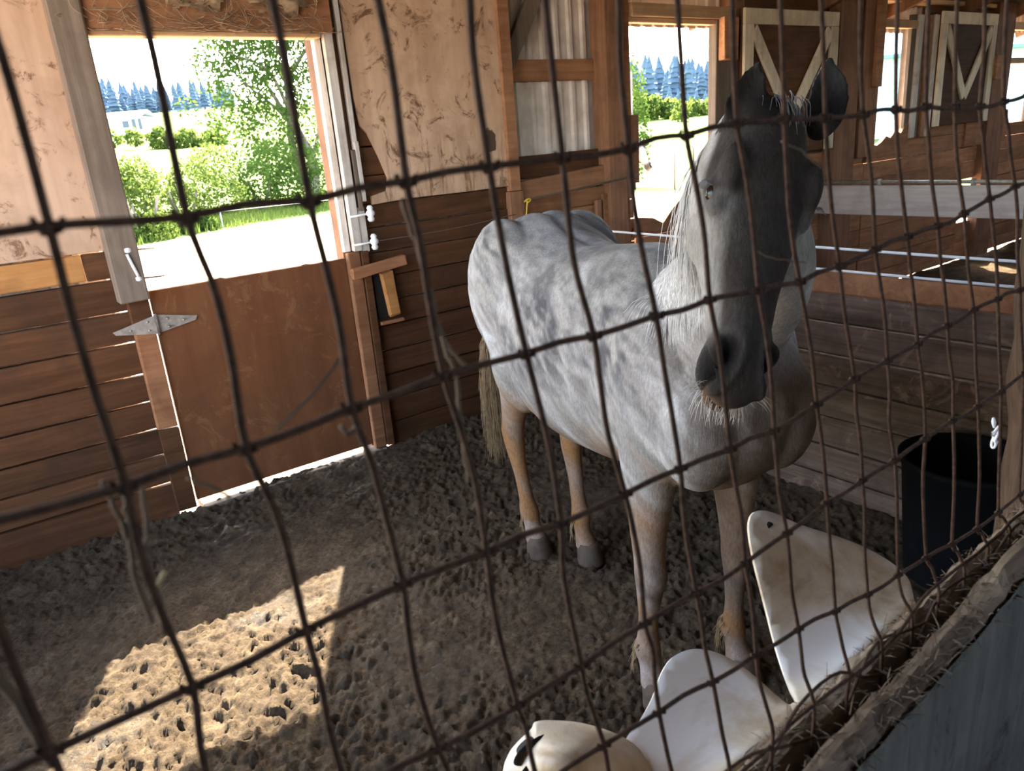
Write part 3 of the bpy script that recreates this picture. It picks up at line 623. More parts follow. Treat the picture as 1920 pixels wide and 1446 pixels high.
# coat: grey, dappled; brown stain low on the legs and under the belly
base = np.array([.31, .295, .275]); darkc = np.array([.05, .05, .058]); stain = np.array([.30, .135, .038]); wht = np.array([.56, .55, .54])
dap = np.clip(.45 + .35 * n3(5, 61) + .45 * n3(17, 62) + .55 * n3(41, 63), 0, 1)
area = np.exp(-((lx + .12) / .26) ** 2 - ((lz - 1.08) / .2) ** 2) + .9 * np.exp(-((lx - .33) / .2) ** 2 - ((lz - 1.15) / .2) ** 2) + .8 * np.exp(-((lx + .55) / .22) ** 2 - ((lz - 1.3) / .16) ** 2)
k = np.clip(.22 + area * .8, 0, .85) * dap
C_ = base * (1 - k)[:, None] + darkc * k[:, None]
k = np.clip(.6 * n3(11, 66) + .35 * n3(29, 67) + .1, 0, .75) * (1 - np.clip(area, 0, 1)); C_ = C_ * (1 - k)[:, None] + wht * k[:, None]
k = sst(.82, .62, lz + .10 * n3(9, 64)) * (.80 + .35 * n3(11, 65)); k = k * (lz < 1); hind = (lx < -.25); k = np.where(hind, k * .88, k * .80); k = k * np.where(lz < .14, .75, 1)
k = np.clip(k, 0, 1); C_ = C_ * (1 - k)[:, None] + stain * k[:, None]
# darker knees
k = .75 * np.exp(-((lz - .36) / .13) ** 2) * (lx > .2) * np.clip(.5 + n3(16, 71), 0, 1); C_ = C_ * (1 - k)[:, None] + np.array([.14, .11, .09]) * k[:, None]
# shade painted into the coat on the front-facing chest and throat
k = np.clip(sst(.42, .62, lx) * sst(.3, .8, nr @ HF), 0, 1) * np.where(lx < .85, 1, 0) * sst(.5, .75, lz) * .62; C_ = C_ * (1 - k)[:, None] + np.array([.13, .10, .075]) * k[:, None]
# face
hk = head & (ht > -.3)
fr_ = np.where(hk, sst(-.075, -.02, hn) * sst(-.25, .0, ht) * (1 - sst(.05, .085, np.abs(hlr) + .25 * np.clip(-hn, 0, 1)) * .45), 0)
fr_ = np.maximum(fr_, np.where(hk, sst(-.11, -.06, hn) * sst(-.25, -.05, ht) * (1 - sst(.27, .40, ht)), 0)); k = np.clip(fr_ * 1.15, 0, .95); C_ = C_ * (1 - k)[:, None] + np.array([.024, .018, .014]) * k[:, None]
k = np.where(hk, sst(.70, .86, ht), 0) * .93; C_ = C_ * (1 - k)[:, None] + np.array([.034, .028, .025]) * k[:, None]
k = np.where(hk, np.exp(-((ht - .315) / .075) ** 2 - ((np.abs(hlr) - .098) / .03) ** 2 - ((hn + .045) / .04) ** 2), 0) * .75; C_ = C_ * (1 - k)[:, None] + np.array([.06, .055, .055]) * k[:, None]
k = np.where(hk, sst(.955, .985, ht) * sst(-.03, -.06, hn), 0) * .25; C_ = C_ * (1 - k)[:, None] + np.array([.42, .24, .12]) * k[:, None]
for s in (-1, 1):
    # nostrils: slanted teardrops pushed in
    du = (ht - .905) * HLEN; dl = s * hlr - .053; dn = hn + .022
    q1 = du * .93 + dl * .36; q2 = dl * .93 - du * .36
    e = (q1 / .043) ** 2 + (q2 / .0185) ** 2 + (np.clip(-dn - .03, 0, 1) / .02) ** 2
    m_ = head & (s * hlr > 0)
    disp -= np.where(m_, .034 * np.exp(-e ** 1.6), 0); disp += np.where(m_, .006 * np.exp(-((np.sqrt(e) - 1.45) / .35) ** 2), 0)
    k = np.where(m_, np.exp(-((np.sqrt(e) - 1.6) / .22) ** 2), 0) * .4; C_ = C_ * (1 - k)[:, None] + np.array([.10, .09, .085]) * k[:, None]
    k = np.where(m_, np.exp(-(e / 1.7) ** 2), 0); C_ = C_ * (1 - k)[:, None] + np.array([.003, .003, .003]) * k[:, None]
    # eye socket dent
    e = ((ht - .315) * HLEN / .02) ** 2 + ((hn + .045) / .016) ** 2
    disp -= np.where(m_ & (np.abs(hlr) > .06), .007 * np.exp(-e), 0)
    # hollow above the eye, groove of the nose bone
    e = ((ht - .16) * HLEN / .022) ** 2 + ((hn + .04) / .02) ** 2; disp -= np.where(m_ & (np.abs(hlr) > .05), .004 * np.exp(-e), 0)
    b_, up_, f_, L_ = EARS[0 if s < 0 else 1]; r = W_ - b_; q = r @ up_; ok = (q > .012) & (q < .17) & (np.linalg.norm(r - np.outer(q, up_), axis=1) < .06) & ((nr @ f_) > .25) & (ht < .08)
    C_[ok] = C_[ok] * .1 + np.array([.02, .016, .014]) * .75
# mouth line
e = np.where(head, np.exp(-((ht - (.965 + .10 * (hn + .06))) * HLEN / .0045) ** 2) * (hn < -.03) * (hn > -.11), 0)
e2 = np.where(head, np.exp(-((hn + .066) / .005) ** 2) * sst(.9, .94, ht), 0); disp -= .005 * e2; C_ = C_ * (1 - .8 * e2)[:, None]
# ribs, muscle relief
disp -= np.where((lz > .68) & (lz < 1.22) & (np.abs(ly) > .1), .010 * np.exp(-((lx - .20 - .35 * (lz - 1.0)) / .028) ** 2), 0) * sst(.68, .8, lz) * sst(1.22, 1.1, lz)
disp -= np.where((lz > .70) & (lz < 1.18) & (np.abs(ly) > .1), .012 * np.exp(-((lx + .37 - .22 * (lz - .95)) / .026) ** 2), 0) * sst(.70, .8, lz) * sst(1.18, 1.05, lz)
disp += np.where((np.abs(ly) > .1), .010 * np.exp(-((lx - .40) / .07) ** 2 - ((lz - 1.02) / .14) ** 2), 0)
disp += .0025 * n3(5, 81) + .0012 * n3(19, 82)
disp += np.where((lx > -.35) & (lx < .15) & (lz > .75) & (lz < 1.2), .0025 * np.sin(lx * 62 + lz * 8), 0)
disp += np.where((np.abs(ly - .02) < .05) & (lx < -.1) & (lx > -.85) & (lz > 1.2), -.012 * np.exp(-((ly - .02) / .022) ** 2), 0)
co = co + nr * disp[:, None]; hme.vertices.foreach_set('co', co.ravel())
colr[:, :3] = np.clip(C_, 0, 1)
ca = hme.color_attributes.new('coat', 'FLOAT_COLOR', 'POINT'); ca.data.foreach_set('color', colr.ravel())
hme.polygons.foreach_set('use_smooth', [True] * len(hme.polygons)); hme.update()
M_COAT, t, p = newmat('grey_coat'); at = N(t, 'ShaderNodeAttribute', attribute_name='coat')
v = objcoord(t, (1, 1, .35), False); n1 = noise(t, v, 150, 5, .75, .4); n2 = noise(t, v, 42, 6, .7, .8)
c = mixc(t, ramp(t, n1, [(.35, (.0,) * 3), (.65, (.7,) * 3)]), at.outputs[0], (.5, .46, .42), 'MULTIPLY'); c = mixc(t, ramp(t, n2, [(.5, (.0,) * 3), (.75, (.18,) * 3)]), c, (.07, .068, .065), 'SCREEN')
t.links.new(c, p.inputs['Base Color']); p.inputs['Roughness'].default_value = .75; p.inputs['Specular IOR Level'].default_value = .08
bump(t, p, n1, .6, .006)
M_HAIRW = plain('pale_mane_hair', (.66, .63, .60), .5, 0, .45, 50); M_HAIRT = plain('straw_tail_hair', (.40, .27, .14), .5, 0, .5, 40); M_HAIRD = plain('dark_mane_hair', (.28, .26, .25), .55, 0, .4, 40)
M_HOOF = plain('muddy_hoof', (.09, .06, .038), .75, 0, .4, 25); M_EYE = plain('horse_eye', (.010, .007, .005), .22, 0, .2, spec=.35); M_WHISK = plain('whisker', (.62, .56, .48), .6, 0, .3, 60)
horse = empty('horse', tuple(HO)); tag(horse, 'grey horse standing in the stall with its head close to the mesh', 'horse')
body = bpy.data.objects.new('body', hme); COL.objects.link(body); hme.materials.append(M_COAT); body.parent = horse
for fx, fy in FEET:
    c0 = hl(fx, fy, 0); V = []; Fc = []
    for i, (z, r, sh) in enumerate(((-.012, .058, .012), (.0, .0585, .012), (.03, .054, .004), (.062, .049, -.006), (.07, .044, -.008))):
        for k in range(20):
            a = 2 * math.pi * k / 20; ca_, sa_ = math.cos(a), math.sin(a); V.append(c0 + HF * (ca_ * r * (1.05 if ca_ > 0 else .9) + sh) + HL * (sa_ * r * .95) + np.array([0, 0, z * (1 if z < .05 else (1.12 if ca_ > 0 else .8))]))
    for i in range(4):
        for k in range(20): k2 = (k + 1) % 20; Fc.append((i * 20 + k, i * 20 + k2, i * 20 + 20 + k2, i * 20 + 20 + k))
    Fc.append(tuple(range(20))[::-1]); Fc.append(tuple(80 + k for k in range(20))); mk('hoof', V, Fc, M_HOOF, horse, True)
    # feathers behind the fetlock
    f = MB()
    for _ in range(220):
        a = random.gauss(0, .6); st = hl(fx - .045 - .04 * math.cos(a), fy + .038 * math.sin(a), .16 + random.uniform(-.03, .03)); ln = random.uniform(.06, .11)
        f.tube([st, st + np.array([0, 0, -ln * .5]) - HF * .024, st + np.array([0, 0, -ln]) - HF * .028 + RNG.normal(0, .005, 3)], [.0016, .0014, .0004], 3)
    f.mk('fetlock_hair', M_HAIRT, horse, True)
for s in (-1, 1):
    V = []; Fc = []; c0 = hp(.317, s * .0865, -.045)
    for i in range(13):
        ph = math.pi * i / 12
        for k in range(20): th = 2 * math.pi * k / 20; V.append(c0 + .0185 * (math.sin(ph) * math.cos(th) * HA + math.sin(ph) * math.sin(th) * HN + math.cos(ph) * HLF * s))
    for i in range(12):
        for k in range(20): k2 = (k + 1) % 20; Fc.append((i * 20 + k, i * 20 + k2, i * 20 + 20 + k2, i * 20 + 20 + k))
    eye_ = mk('eye', V, Fc, M_EYE, horse, True)
    f = MB()
    for q in range(16):
        a = -1 + 2 * q / 15.; st = hp(.317 - .03 * math.cos(a), s * .104, -.045 + .016 * math.sin(a * 1.3)); f.tube([st, st + HLF * s * .010 - HA * .004, st + HLF * s * .016 + HA * .008 + HN * a * .006], [.0009, .0008, .0003], 3)
    f.mk('eyelashes', M_HAIRD, eye_, True)
# mane: strands from the crest, most falling on the right side of the neck
from mathutils.bvhtree import BVHTree
bt = BVHTree.FromPolygons([Vector(q) for q in (co + HO)], [tuple(pg.vertices) for pg in hme.polygons])
def pushout(P_, off=.004):
    h_ = bt.find_nearest(Vector(P_), .12)
    if h_[0] is None: return np.array(P_)
    l_, n_ = np.array(h_[0]), np.array(h_[1]); d = (np.array(P_) - l_) @ n_
    return l_ + n_ * off if d < off else np.array(P_)
crest = crom(np.array([q[:3] + q[6:9] / np.linalg.norm(q[6:9]) * q[10] * .99 for q in nk]), 60)
def mane(name, count, mat, sgn, lo, hi, lmin, lmax, r0):
    f = MB()
    for _ in range(count):
        i = random.uniform(lo, hi); c0 = crest[int(i)] + RNG.normal(0, .006, 3); ln = random.uniform(lmin, lmax); pts = [c0]; d = HL * sgn * .8 + HZ * .05 + RNG.normal(0, .12, 3)
        for st in range(8):
            d = d * .72 + np.array([0, 0, -1.0]) * .38 + RNG.normal(0, .05, 3) + HF * random.uniform(-.03, .05); d /= np.linalg.norm(d); pts.append(pushout(pts[-1] + d * ln / 8 - HL * 0.0, .003 + .004 * random.random()))
        f.tube(pts, list(np.linspace(r0, r0 * .3, 9)), 3)
    return f.mk(name, mat, horse, True)
mane('mane', 1700, M_HAIRW, -1, 16, 49, .16, .34, .0013); mane('mane', 160, M_HAIRW, 1, 34, 48, .12, .2, .0011); mane('mane', 300, M_HAIRD, -1, 8, 28, .03, .08, .0013)
f = MB()
for _ in range(50):
    c0 = hp(-.06 + random.uniform(-.02, .02), random.gauss(.012, .018), -.03 + random.uniform(-.02, .01)); ln = random.uniform(.02, .08); pts = [c0]; d = HN * .5 - HA * .05 + HLF * random.gauss(0, .3) + RNG.normal(0, .2, 3)
    for st in range(7): d = d * .6 + HA * .5 + RNG.normal(0, .06, 3); d /= np.linalg.norm(d); pts.append(pushout(pts[-1] + d * ln / 7, .003))
    f.tube(pts, list(np.linspace(.0010, .0003, 8)), 3)
f.mk('forelock', M_HAIRD, horse, True)
f = MB()
for _ in range(1100):
    a = random.uniform(0, 6.28); r = .058 * math.sqrt(random.random()); c0 = hl(-.885 - random.uniform(0, .02), .02 + r * math.sin(a) * .5, 1.20 + r * math.cos(a)); ln = random.uniform(.55, .92)
    pts = [c0]; tgt = np.array([r * math.cos(a) * 1.5, r * math.sin(a) * 1.8])
    for st in range(1, 9):
        q = st / 8.; pts.append(hl(-.90 - .05 * math.sin(min(1, q * 2.2) * 1.57) + .05 * q * q + tgt[0] * q * .8 + random.gauss(0, .004), -.13 * min(1, q * 1.6) + .02 + tgt[1] * q * .9 + random.gauss(0, .004), 1.2 - ln * q))
    f.tube(pts, list(np.linspace(.0017, .0007, 9)), 3)
f.mk('tail', M_HAIRT, horse, True)
f = MB()
for _ in range(120):
    u = random.random(); s = random.choice((-1, 1))
    if u < .8: st = hp(random.uniform(.97, 1.03), random.uniform(-.045, .045), random.uniform(-.10, -.06)); d = HA * .9 - HN * .15 + HLF * random.gauss(0, .35)
    else: st = hp(random.uniform(.95, 1.0), s * random.uniform(.045, .056), random.uniform(-.09, -.05)); d = HLF * s * .9 + HA * .15 + HN * .2
    st = pushout(st, -.002); ln = random.uniform(.015, .05); d = d + RNG.normal(0, .15, 3); pts = [st]
    for _k in range(5): d = d / np.linalg.norm(d); pts.append(pts[-1] + d * ln / 5); d = d + np.array([0, 0, -.22]) + RNG.normal(0, .08, 3)
    f.tube(pts, list(np.linspace(.0006, .00025, 6)), 3)
f.mk('whiskers', M_WHISK, horse, True)
# a second horse out in the paddock: only its head shows past the door post
def copy_tree(o, par=None):
    c = o.copy(); COL.objects.link(c); c.parent = par
    for ch in list(o.children):
        if ch.name.split('.')[0] in ('whiskers', 'eyelashes', 'fetlock_hair'): continue
        copy_tree(ch, c)
    return c
h2 = copy_tree(horse); rz = math.radians(120); h2.rotation_euler = (0, 0, rz)
hc = Matrix.Rotation(rz, 3, 'Z') @ Vector((HP + .25 * HA - .08 * HN) - HO)
tgt = Vector((9.12, 8.82, 1.37)); h2.location = (tgt.x - hc.x, tgt.y - hc.y, -.16)
h2['label'] = 'white horse outside, only its head showing past the door post'

# ------------------------------------------------------------------ wire mesh on the half wall
YF = .305
fence = empty('wire_mesh_fence', (.5, YF, 1.16)); tag(fence, 'rusty woven wire mesh stretched above the near half wall', 'wire fence')
RZ = [.66, .335, -.030, -.366, -.705, -1.045, -1.37, -1.60, -1.86]     # heights of the horizontals, in units of YF below eye level
RA = [.07, .075, .079, .084, .099, .105, .12, .13, .13]; RP = [.146, .150, .154, .163, .172, .180, .187, .19, .19]
def rowz(r, s):
    z = RZ[r] + .012 * math.sin(s * 3.1 + r * 1.7) + .006 * math.sin(s * 9 + r)
    up = max(0., min(s, 4.) - 1.5)
    if r == 2: z += -.018 + .022 * min(s, 4.)
    if r in (3, 4, 5): z += .066 * up
    if r == 3: z += .004 * s
    if r == 6: z += .14 - .095 * min(s, 2.9)
    return z
def wx(i, r): return RA[r] + RP[r] * i
def fy(z): return YF if z > 1.25 else max(.292, YF - (1.25 - z) * .30)
def jit(i, r): rr = np.random.default_rng(i * 31 + r * 7 + 500); return rr.uniform(-.006, .006)
NW = 46
def node(i, r):
    s = wx(i, r) + jit(i, r); z = 1.7 + rowz(r, s) * YF; return np.array([s * YF, fy(z), z])
for r in range(0, 8):
    P = []
    for i in range(-4, NW):
        P.append(node(i, r)); q = (node(i, r) + node(i + 1, r)) / 2; q[2] += RNG.uniform(-.0022, .0022); q[1] += RNG.uniform(-.0015, .0015); P.append(q)
    if r == 7: P = [p_ + np.array([0, .0, .012 * math.sin(k * .21) + .006 * math.sin(k * .83)]) for k, p_ in enumerate(P)]
    tube('wire', crom(np.array(P), len(P) * 2), .0019, M_WIRE, fence, 6)
for i in range(-3, NW):
    P = []
    for r in range(0, 8):
        a, b = node(i, r), node(i, r + 1); P.append(a)
        rr = np.random.default_rng(i * 77 + r + 1000); bow = rr.uniform(-.004, .004) if r > 1 else rr.uniform(-.0015, .0015)
        for q in (.3, .6): P.append(a * (1 - q) + b * q + np.array([bow * math.sin(math.pi * q) + rr.uniform(-.0008, .0008), rr.uniform(-.001, .001), 0]))
    P.append(node(i, 8)); P = [p_ if p_[2] > 1.15 else p_ + np.array([0.0, 0, 0]) for p_ in P]
    tube('wire', crom(np.array(P), len(P) * 3), .0018, M_WIRE, fence, 6)
kn = MB()
for i in range(-3, NW):
    for r in range(1, 7):
        c0 = node(i, r); P = [c0 + np.array([dx * .0045, .0025 * math.sin(a), .0028 * math.cos(a)]) for dx, a in zip(np.linspace(-1, 1, 9), np.linspace(0, 12, 9))]
        kn.tube(P, .0013, 4)
tag(kn.mk('wire_knots', M_WIRE, fence, True), kind='stuff')
# loose wire ends bunched along the half wall
for k in range(9):
    x = .30 + k * .13; P = [(x, .292, 1.17), (x + .05, .296, 1.20 + .01 * math.sin(k)), (x + .11, .294, 1.205 + .012 * math.sin(k * 2)), (x + .16, .292, 1.185), (x + .22, .292, 1.16)]
    tube('loose_wire', crom(np.array(P), 16), .0016, M_WIRE, fence, 6)
# stalks and dusty strands hanging in the mesh
def fp(u, v, y=YF):
    d = RMAT @ Vector(((u - 960) / 1385., -(v - 723) / 1385., -1)); t_ = (y - CAM.y) / d.y; return np.array(CAM + d * t_)
def stalk(path, r, label, mat=M_DUST, y=YF + .006):
    P = crom(np.array([fp(u, v, y) for u, v in path]), len(path) * 5); P += RNG.normal(0, .0004, P.shape)
    return tag(tube('hay_stalk', P, r, mat, None, 5), label, 'hay stalk', 'hay stalks caught in the mesh')
stalk([(752, 372), (785, 470), (815, 580), (838, 660), (856, 712)], .0012, 'long dusty stalk slanting beside the wire left of the horse rump')
stalk([(856, 715), (866, 800), (880, 905)], .0012, 'dusty strand hanging below the crossing left of the tail')
stalk([(812, 610), (832, 640), (880, 695)], .0011, 'short forked twig above the crossing left of the tail')
stalk([(640, 665), (590, 735), (520, 805)], .0008, 'thin straw slanting across the brown door panel')
stalk([(640, 800), (655, 815), (670, 795)], .0012, 'small bent straw piece on the lower door')
stalk([(232, 925), (246, 1010), (252, 1075), (282, 1165)], .0012, 'dusty hay strand hanging from the lower left crossing')
stalk([(268, 915), (275, 1000), (280, 1060), (308, 1185)], .0011, 'second dusty hay strand hanging from the lower left crossing')
stalk([(190, 905), (220, 960), (236, 1010)], .0011, 'short strand slanting into the lower left crossing')
stalk([(350, 895), (395, 915), (432, 932)], .0009, 'short straw lying on the wire below the hinge')
stalk([(281, 1122), (296, 1095), (310, 1072)], .0010, 'bright yellow straw tip beside the hanging hay strands', M_STRAW)
stalk([(-20, 1240), (40, 1330), (100, 1435)], .0022, 'thick dusty twig crossing the bottom left corner')
stalk([(1418, 470), (1450, 485), (1512, 493)], .0006, 'fine hair strand across the horse nose'); stalk([(1465, 265), (1505, 285), (1540, 315)], .0008, 'dusty twig end hanging before the horse forehead')

# ------------------------------------------------------------------ rough post behind the mesh
P = crom(np.array([(1.40, .405, .0), (1.385, .41, .8), (1.365, .405, 1.15), (1.33, .41, 1.4), (1.31, .415, 1.7), (1.30, .42, 2.3), (1.30, .42, 3.4)]), 40)
V, Fc = tube_geo(P, list(np.linspace(.066, .052, 40)), 18); V = np.array(V); ang = np.arctan2(V[:, 1] - .41, V[:, 0] - 1.34)
d = .006 * np.sin(ang * 7 + V[:, 2] * 1.5) + .004 * np.sin(ang * 13 + 3 * V[:, 2]); V[:, 0] += d * np.cos(ang); V[:, 1] += d * np.sin(ang) * .6
M_RPOST = wood('split_cedar_post', (.045, .027, .017), (.14, .09, .058), 2, 70, (.07, .045, .03), .5, b=.8)
post = tag(mk('wooden_post', V, Fc, M_RPOST, None, True), 'rough brown wooden post at the right edge behind the mesh', 'post')
kb = MB()
kc = np.array(fp(1862, 815, .37))
for k in range(5):
    a0 = k * 1.2; kb.tube(crom(np.array([kc + np.array([.004 * math.cos(a0 + q), -.003 + .003 * math.sin(a0 * 2 + q), -.012 + .005 * k + .006 * math.sin(a0 + q * 1.5)]) for q in (0, 1.2, 2.4, 3.6, 4.8)]), 16), .0016, 5)
kb.tube(crom(np.array([kc + np.array([0, 0, .010]), kc + np.array([-.003, 0, .018]), kc + np.array([-.006, 0, .026])]), 8), [.0015, .002, .0025, .003, .003, .0025, .002, .001], 6)
tag(kb.mk('twine_knot', M_TAPE, None, True), 'white knotted twine tied to the rough post above the tub', 'twine')

# ------------------------------------------------------------------ black tub
tub = empty('tub', (2.69, 1.03, 0)); tag(tub, 'black rubber tub on the floor in the right corner', 'tub')
V, Fc = lathe_geo([(.0, .012), (.165, .012), (.175, .02), (.215, .47), (.228, .48), (.23, .50), (.218, .505), (.206, .49), (.165, .04), (.0, .035)], 36, (2.69, 1.03)); mk('tub_body', V, Fc, M_RUBBER, tub, True)
for s in (-1,):
    cx = 2.69 + s * .235 * .3; cy = 1.03 + s * .235 * .95
    tube('handle', crom(np.array([(cx - .05, cy, .47), (cx - .04, cy + s * .02, .52), (cx + .04, cy + s * .02, .52), (cx + .05, cy, .47)]), 12), .008, M_RUBBER, tub, 8)

# ------------------------------------------------------------------ cut white plastic barrel used as a feeder
feeder = empty('plastic_feeder', (.9, .5, .45)); tag(feeder, 'white cut plastic barrel feeder with scalloped rim behind the half wall', 'feeder')
from mathutils.geometry import delaunay_2d_cdt
def bowl_y(u, v):
    d = (u - 1380) * -.673 + (v - 1437) * -.740
    return .44 + .20 * max(0., d / 326.) ** .8
def flap(name, outline, mat=M_PLAS, th=.006, dome=0.):
    """cut sheet of the bowl: outline of its rim, surface curved down towards the half wall"""
    O_ = crom(np.array(outline + [outline[0]], float), len(outline) * 7)[:-1]; n = len(O_); pts = [Vector((u, v)) for u, v in O_]
    u0, v0 = O_.min(0); u1, v1 = O_.max(0)
    def inside(u, v):
        c_ = False
        for k in range(n):
            (a, b_), (c2, d2) = O_[k], O_[k - 1]
            if (b_ > v) != (d2 > v) and u < (c2 - a) * (v - b_) / (d2 - b_) + a: c_ = not c_
        return c_
    for u in np.arange(u0 + 9, u1, 17):
        for v in np.arange(v0 + 9, v1, 17):
            if inside(u, v) and np.min(np.hypot(O_[:, 0] - u, O_[:, 1] - v)) > 6: pts.append(Vector((u, v)))
    vs_, _, fs, *_r = delaunay_2d_cdt(pts, [], [list(range(n))], 1, 1e-4)
    cu, cv = O_.mean(0)
    V = [fp(p_.x, p_.y, bowl_y(p_.x, p_.y) - dome * math.exp(-((p_.x - cu) / 90.) ** 2 - ((p_.y - cv) / 60.) ** 2)) for p_ in vs_]
    o = mk(name, V, [tuple(f_) for f_ in fs], mat, feeder, True); md = o.modifiers.new('s', 'SOLIDIFY'); md.thickness = th; md.offset = 0; return o
flap('right_flap', [(1712, 1115), (1700, 1085), (1660, 1050), (1590, 1015), (1500, 985), (1450, 963), (1422, 958), (1407, 968), (1403, 995), (1412, 1050), (1432, 1130), (1455, 1220), (1478, 1290), (1490, 1316), (1500, 1345), (1560, 1330), (1640, 1250), (1720, 1180)])
flap('middle_flap', [(1492, 1320), (1478, 1324), (1450, 1302), (1420, 1275), (1385, 1248), (1345, 1226), (1300, 1218), (1262, 1232), (1240, 1262), (1222, 1310), (1200, 1350), (1172, 1392), (1195, 1420), (1225, 1470), (1330, 1520), (1450, 1440), (1520, 1370)])
flap('left_flap', [(1225, 1455), (1195, 1405), (1150, 1378), (1090, 1360), (1040, 1355), (1005, 1357), (996, 1372), (975, 1392), (958, 1412), (945, 1446), (940, 1520), (1080, 1560), (1210, 1530)], dome=.05)
for (u, v), rx in (((1003, 1410), .020), ((1005, 1442), .014)):
    c0 = fp(u, v, bowl_y(u, v) - .022); V = []; Fc = []
    for i, (rr, dd) in enumerate(((1.25, 0), (1.05, -.006), (.9, .0), (.7, .012), (.0, .016))):
        for k in range(20): a = 6.2832 * k / 20; V.append(c0 + np.array([math.cos(a) * rx * rr * 1.2, dd, math.sin(a) * rx * rr * .62]) + np.array([0, .004, .0]))
    for i in range(4):
        for k in range(20): k2 = (k + 1) % 20; Fc.append((i * 20 + k, i * 20 + k2, i * 20 + 20 + k2, i * 20 + 20 + k))
    mk('hand_hole', V, Fc, M_DARK, feeder, True)
c0 = fp(1441, 985, bowl_y(1441, 985)); tube('bolt_hole', [c0 + np.array([0, -.0045, 0]), c0 + np.array([0, .0045, 0])], .006, M_DARK, feeder, 10)  # solid dark plug, coloured as the shade in a hole

# ------------------------------------------------------------------ small things on the wall
lt = empty('wooden_turn_latch', (1.82, 3.82, .9)); tag(lt, 'worn wooden T-shaped turn latch beside the brown door', 'door latch')
beam('latch_bar', (1.655, 3.80, 1.072), (1.995, 3.80, 1.105), .062, .036, M_RED, lt, (0, -1, 0), .010, .005); beam('latch_handle', (1.866, 3.812, 1.055), (1.892, 3.812, .80), .078, .03, M_PLANKO, lt, (0, -1, 0), .012, .006)
box('latch_slot', 1.80, 1.945, 3.845, 3.862, .785, 1.06, M_DARK, lt)  # flat dark block, coloured as the shade of a recess
box('bottom_ledge', 1.80, 1.95, 3.81, 3.84, .752, .772, M_RED, lt)
def insul(x, z, label, side):
    r = empty('fence_insulator', (x, 3.80, z)); tag(r, label, 'insulator', 'white insulators at the stall door')
    V, Fc = lathe_geo([(0, -.045), (.012, -.044), (.02, -.03), (.014, -.018), (.024, -.006), (.024, .008), (.014, .018), (.018, .03), (.010, .042), (0, .044)], 14); V = [(x + a, 3.79 + b, z + c_) for a, b, c_ in V]; mk('insulator_body', V, Fc, M_WHITEP, r, True)
    tube('insulator_arm', [(x, 3.79, z), (x + side * .06, 3.80, z - .004), (x + side * .12, 3.82, z - .008)], .006, M_TAPE if side < 0 else M_IRON, r, 6)
insul(1.812, 1.385, 'white insulator on the right door jamb, upper of two', -1); insul(1.812, 1.232, 'white insulator on the right door jamb, lower of two', -1)
insul(.582, 1.365, 'white insulator on the left door post, upper of two', 1); insul(.600, 1.232, 'white insulator on the left door post, lower of two', 1)
tag(tube('electric_fence_wire', crom(np.array([(.575, 3.765, 1.35), (.585, 3.76, 1.30), (.60, 3.765, 1.245)]), 10), .007, M_TAPE, None, 6), 'white tape tied between the two insulators on the left post', 'fence tape')
tag(tube('electric_fence_wire', crom(np.array([(1.83, 3.79, 1.232), (2.3, 3.79, 1.235), (2.80, 3.80, 1.262)]), 12), .003, M_DUST, None, 5), 'thin wire running from the lower insulator behind the horse rump', 'fence wire')
tag(tube('baling_rope', crom(np.array([(2.90, 3.82, 1.335), (3.3, 3.81, 1.36), (3.92, 3.82, 1.405)]), 12), .007, M_DUST, None, 6), 'pale rope tied across the boards below the metal siding', 'rope')
kb = MB(); kb.tube(crom(np.array([(2.875, 3.80, 1.33), (2.90, 3.79, 1.345), (2.925, 3.80, 1.337), (2.90, 3.795, 1.325), (2.89, 3.80, 1.34)]), 16), .006, 6); kb.tube([(2.90, 3.80, 1.33), (2.885, 3.80, 1.25), (2.875, 3.81, 1.17)], .005, 5)
tag(kb.mk('yellow_knot', M_YEL, None, True), 'yellow rope knot on the post behind the horse rump', 'rope knot')
# cobwebs on the door header
wbm = MB()
anch = [(x, 3.79, z) for x in np.linspace(.62, 1.66, 34) for z in (2.30, 2.36, 2.44, 2.52)]
for _ in range(420):
    a = np.array(random.choice(anch)) + RNG.normal(0, .02, 3) * np.array([1, .2, 1]); b = a + np.array([random.gauss(0, .11), random.uniform(-.03, .01), random.gauss(0, .06)]); b[2] = max(2.29, b[2]); m_ = (a + b) / 2 + np.array([random.gauss(0, .02), -.02, -random.uniform(.0, .03)])
    m_[2] = max(2.28, m_[2]); wbm.tube(crom(np.array([a, m_, b]), 7), random.choice((.0006, .001, .0015, .0022)), 3)
tag(wbm.mk('cobweb', M_WEB, None, True), 'dusty brown cobwebs hanging on the header above the stall door', 'cobweb', kind='stuff')
# web sheets
def websheet(cx, cz, rx, rz_, seed, label):
    V = []; Fc = []; n = 24; r_ = np.random.default_rng(seed)
    for i in range(n):
        for j in range(n):
            x = cx + (i / (n - 1.) - .5) * 2 * rx; z = cz + (j / (n - 1.) - .5) * 2 * rz_; V.append((x, 3.775 - .02 * math.sin(i * .5 + seed) * math.cos(j * .4), z))
    for i in range(n - 1):
        for j in range(n - 1):
            x = (i - 11) / 11.; z = (j - 11) / 11.
            if x * x + z * z + .95 * vnoise(np.array([i * .9 + seed]), np.array([j * .9]), .45, seed)[0] < .62: k = i * n + j; Fc.append((k, k + 1, k + n + 1, k + n))
    tag(mk('cobweb_sheet', V, Fc, M_WEB, None, True), label, 'cobweb')
websheet(1.12, 2.44, .17, .08, 3, 'dusty cobweb sheet at the middle of the door header'); websheet(1.48, 2.43, .16, .09, 9, 'dusty cobweb sheet at the right end of the door header')

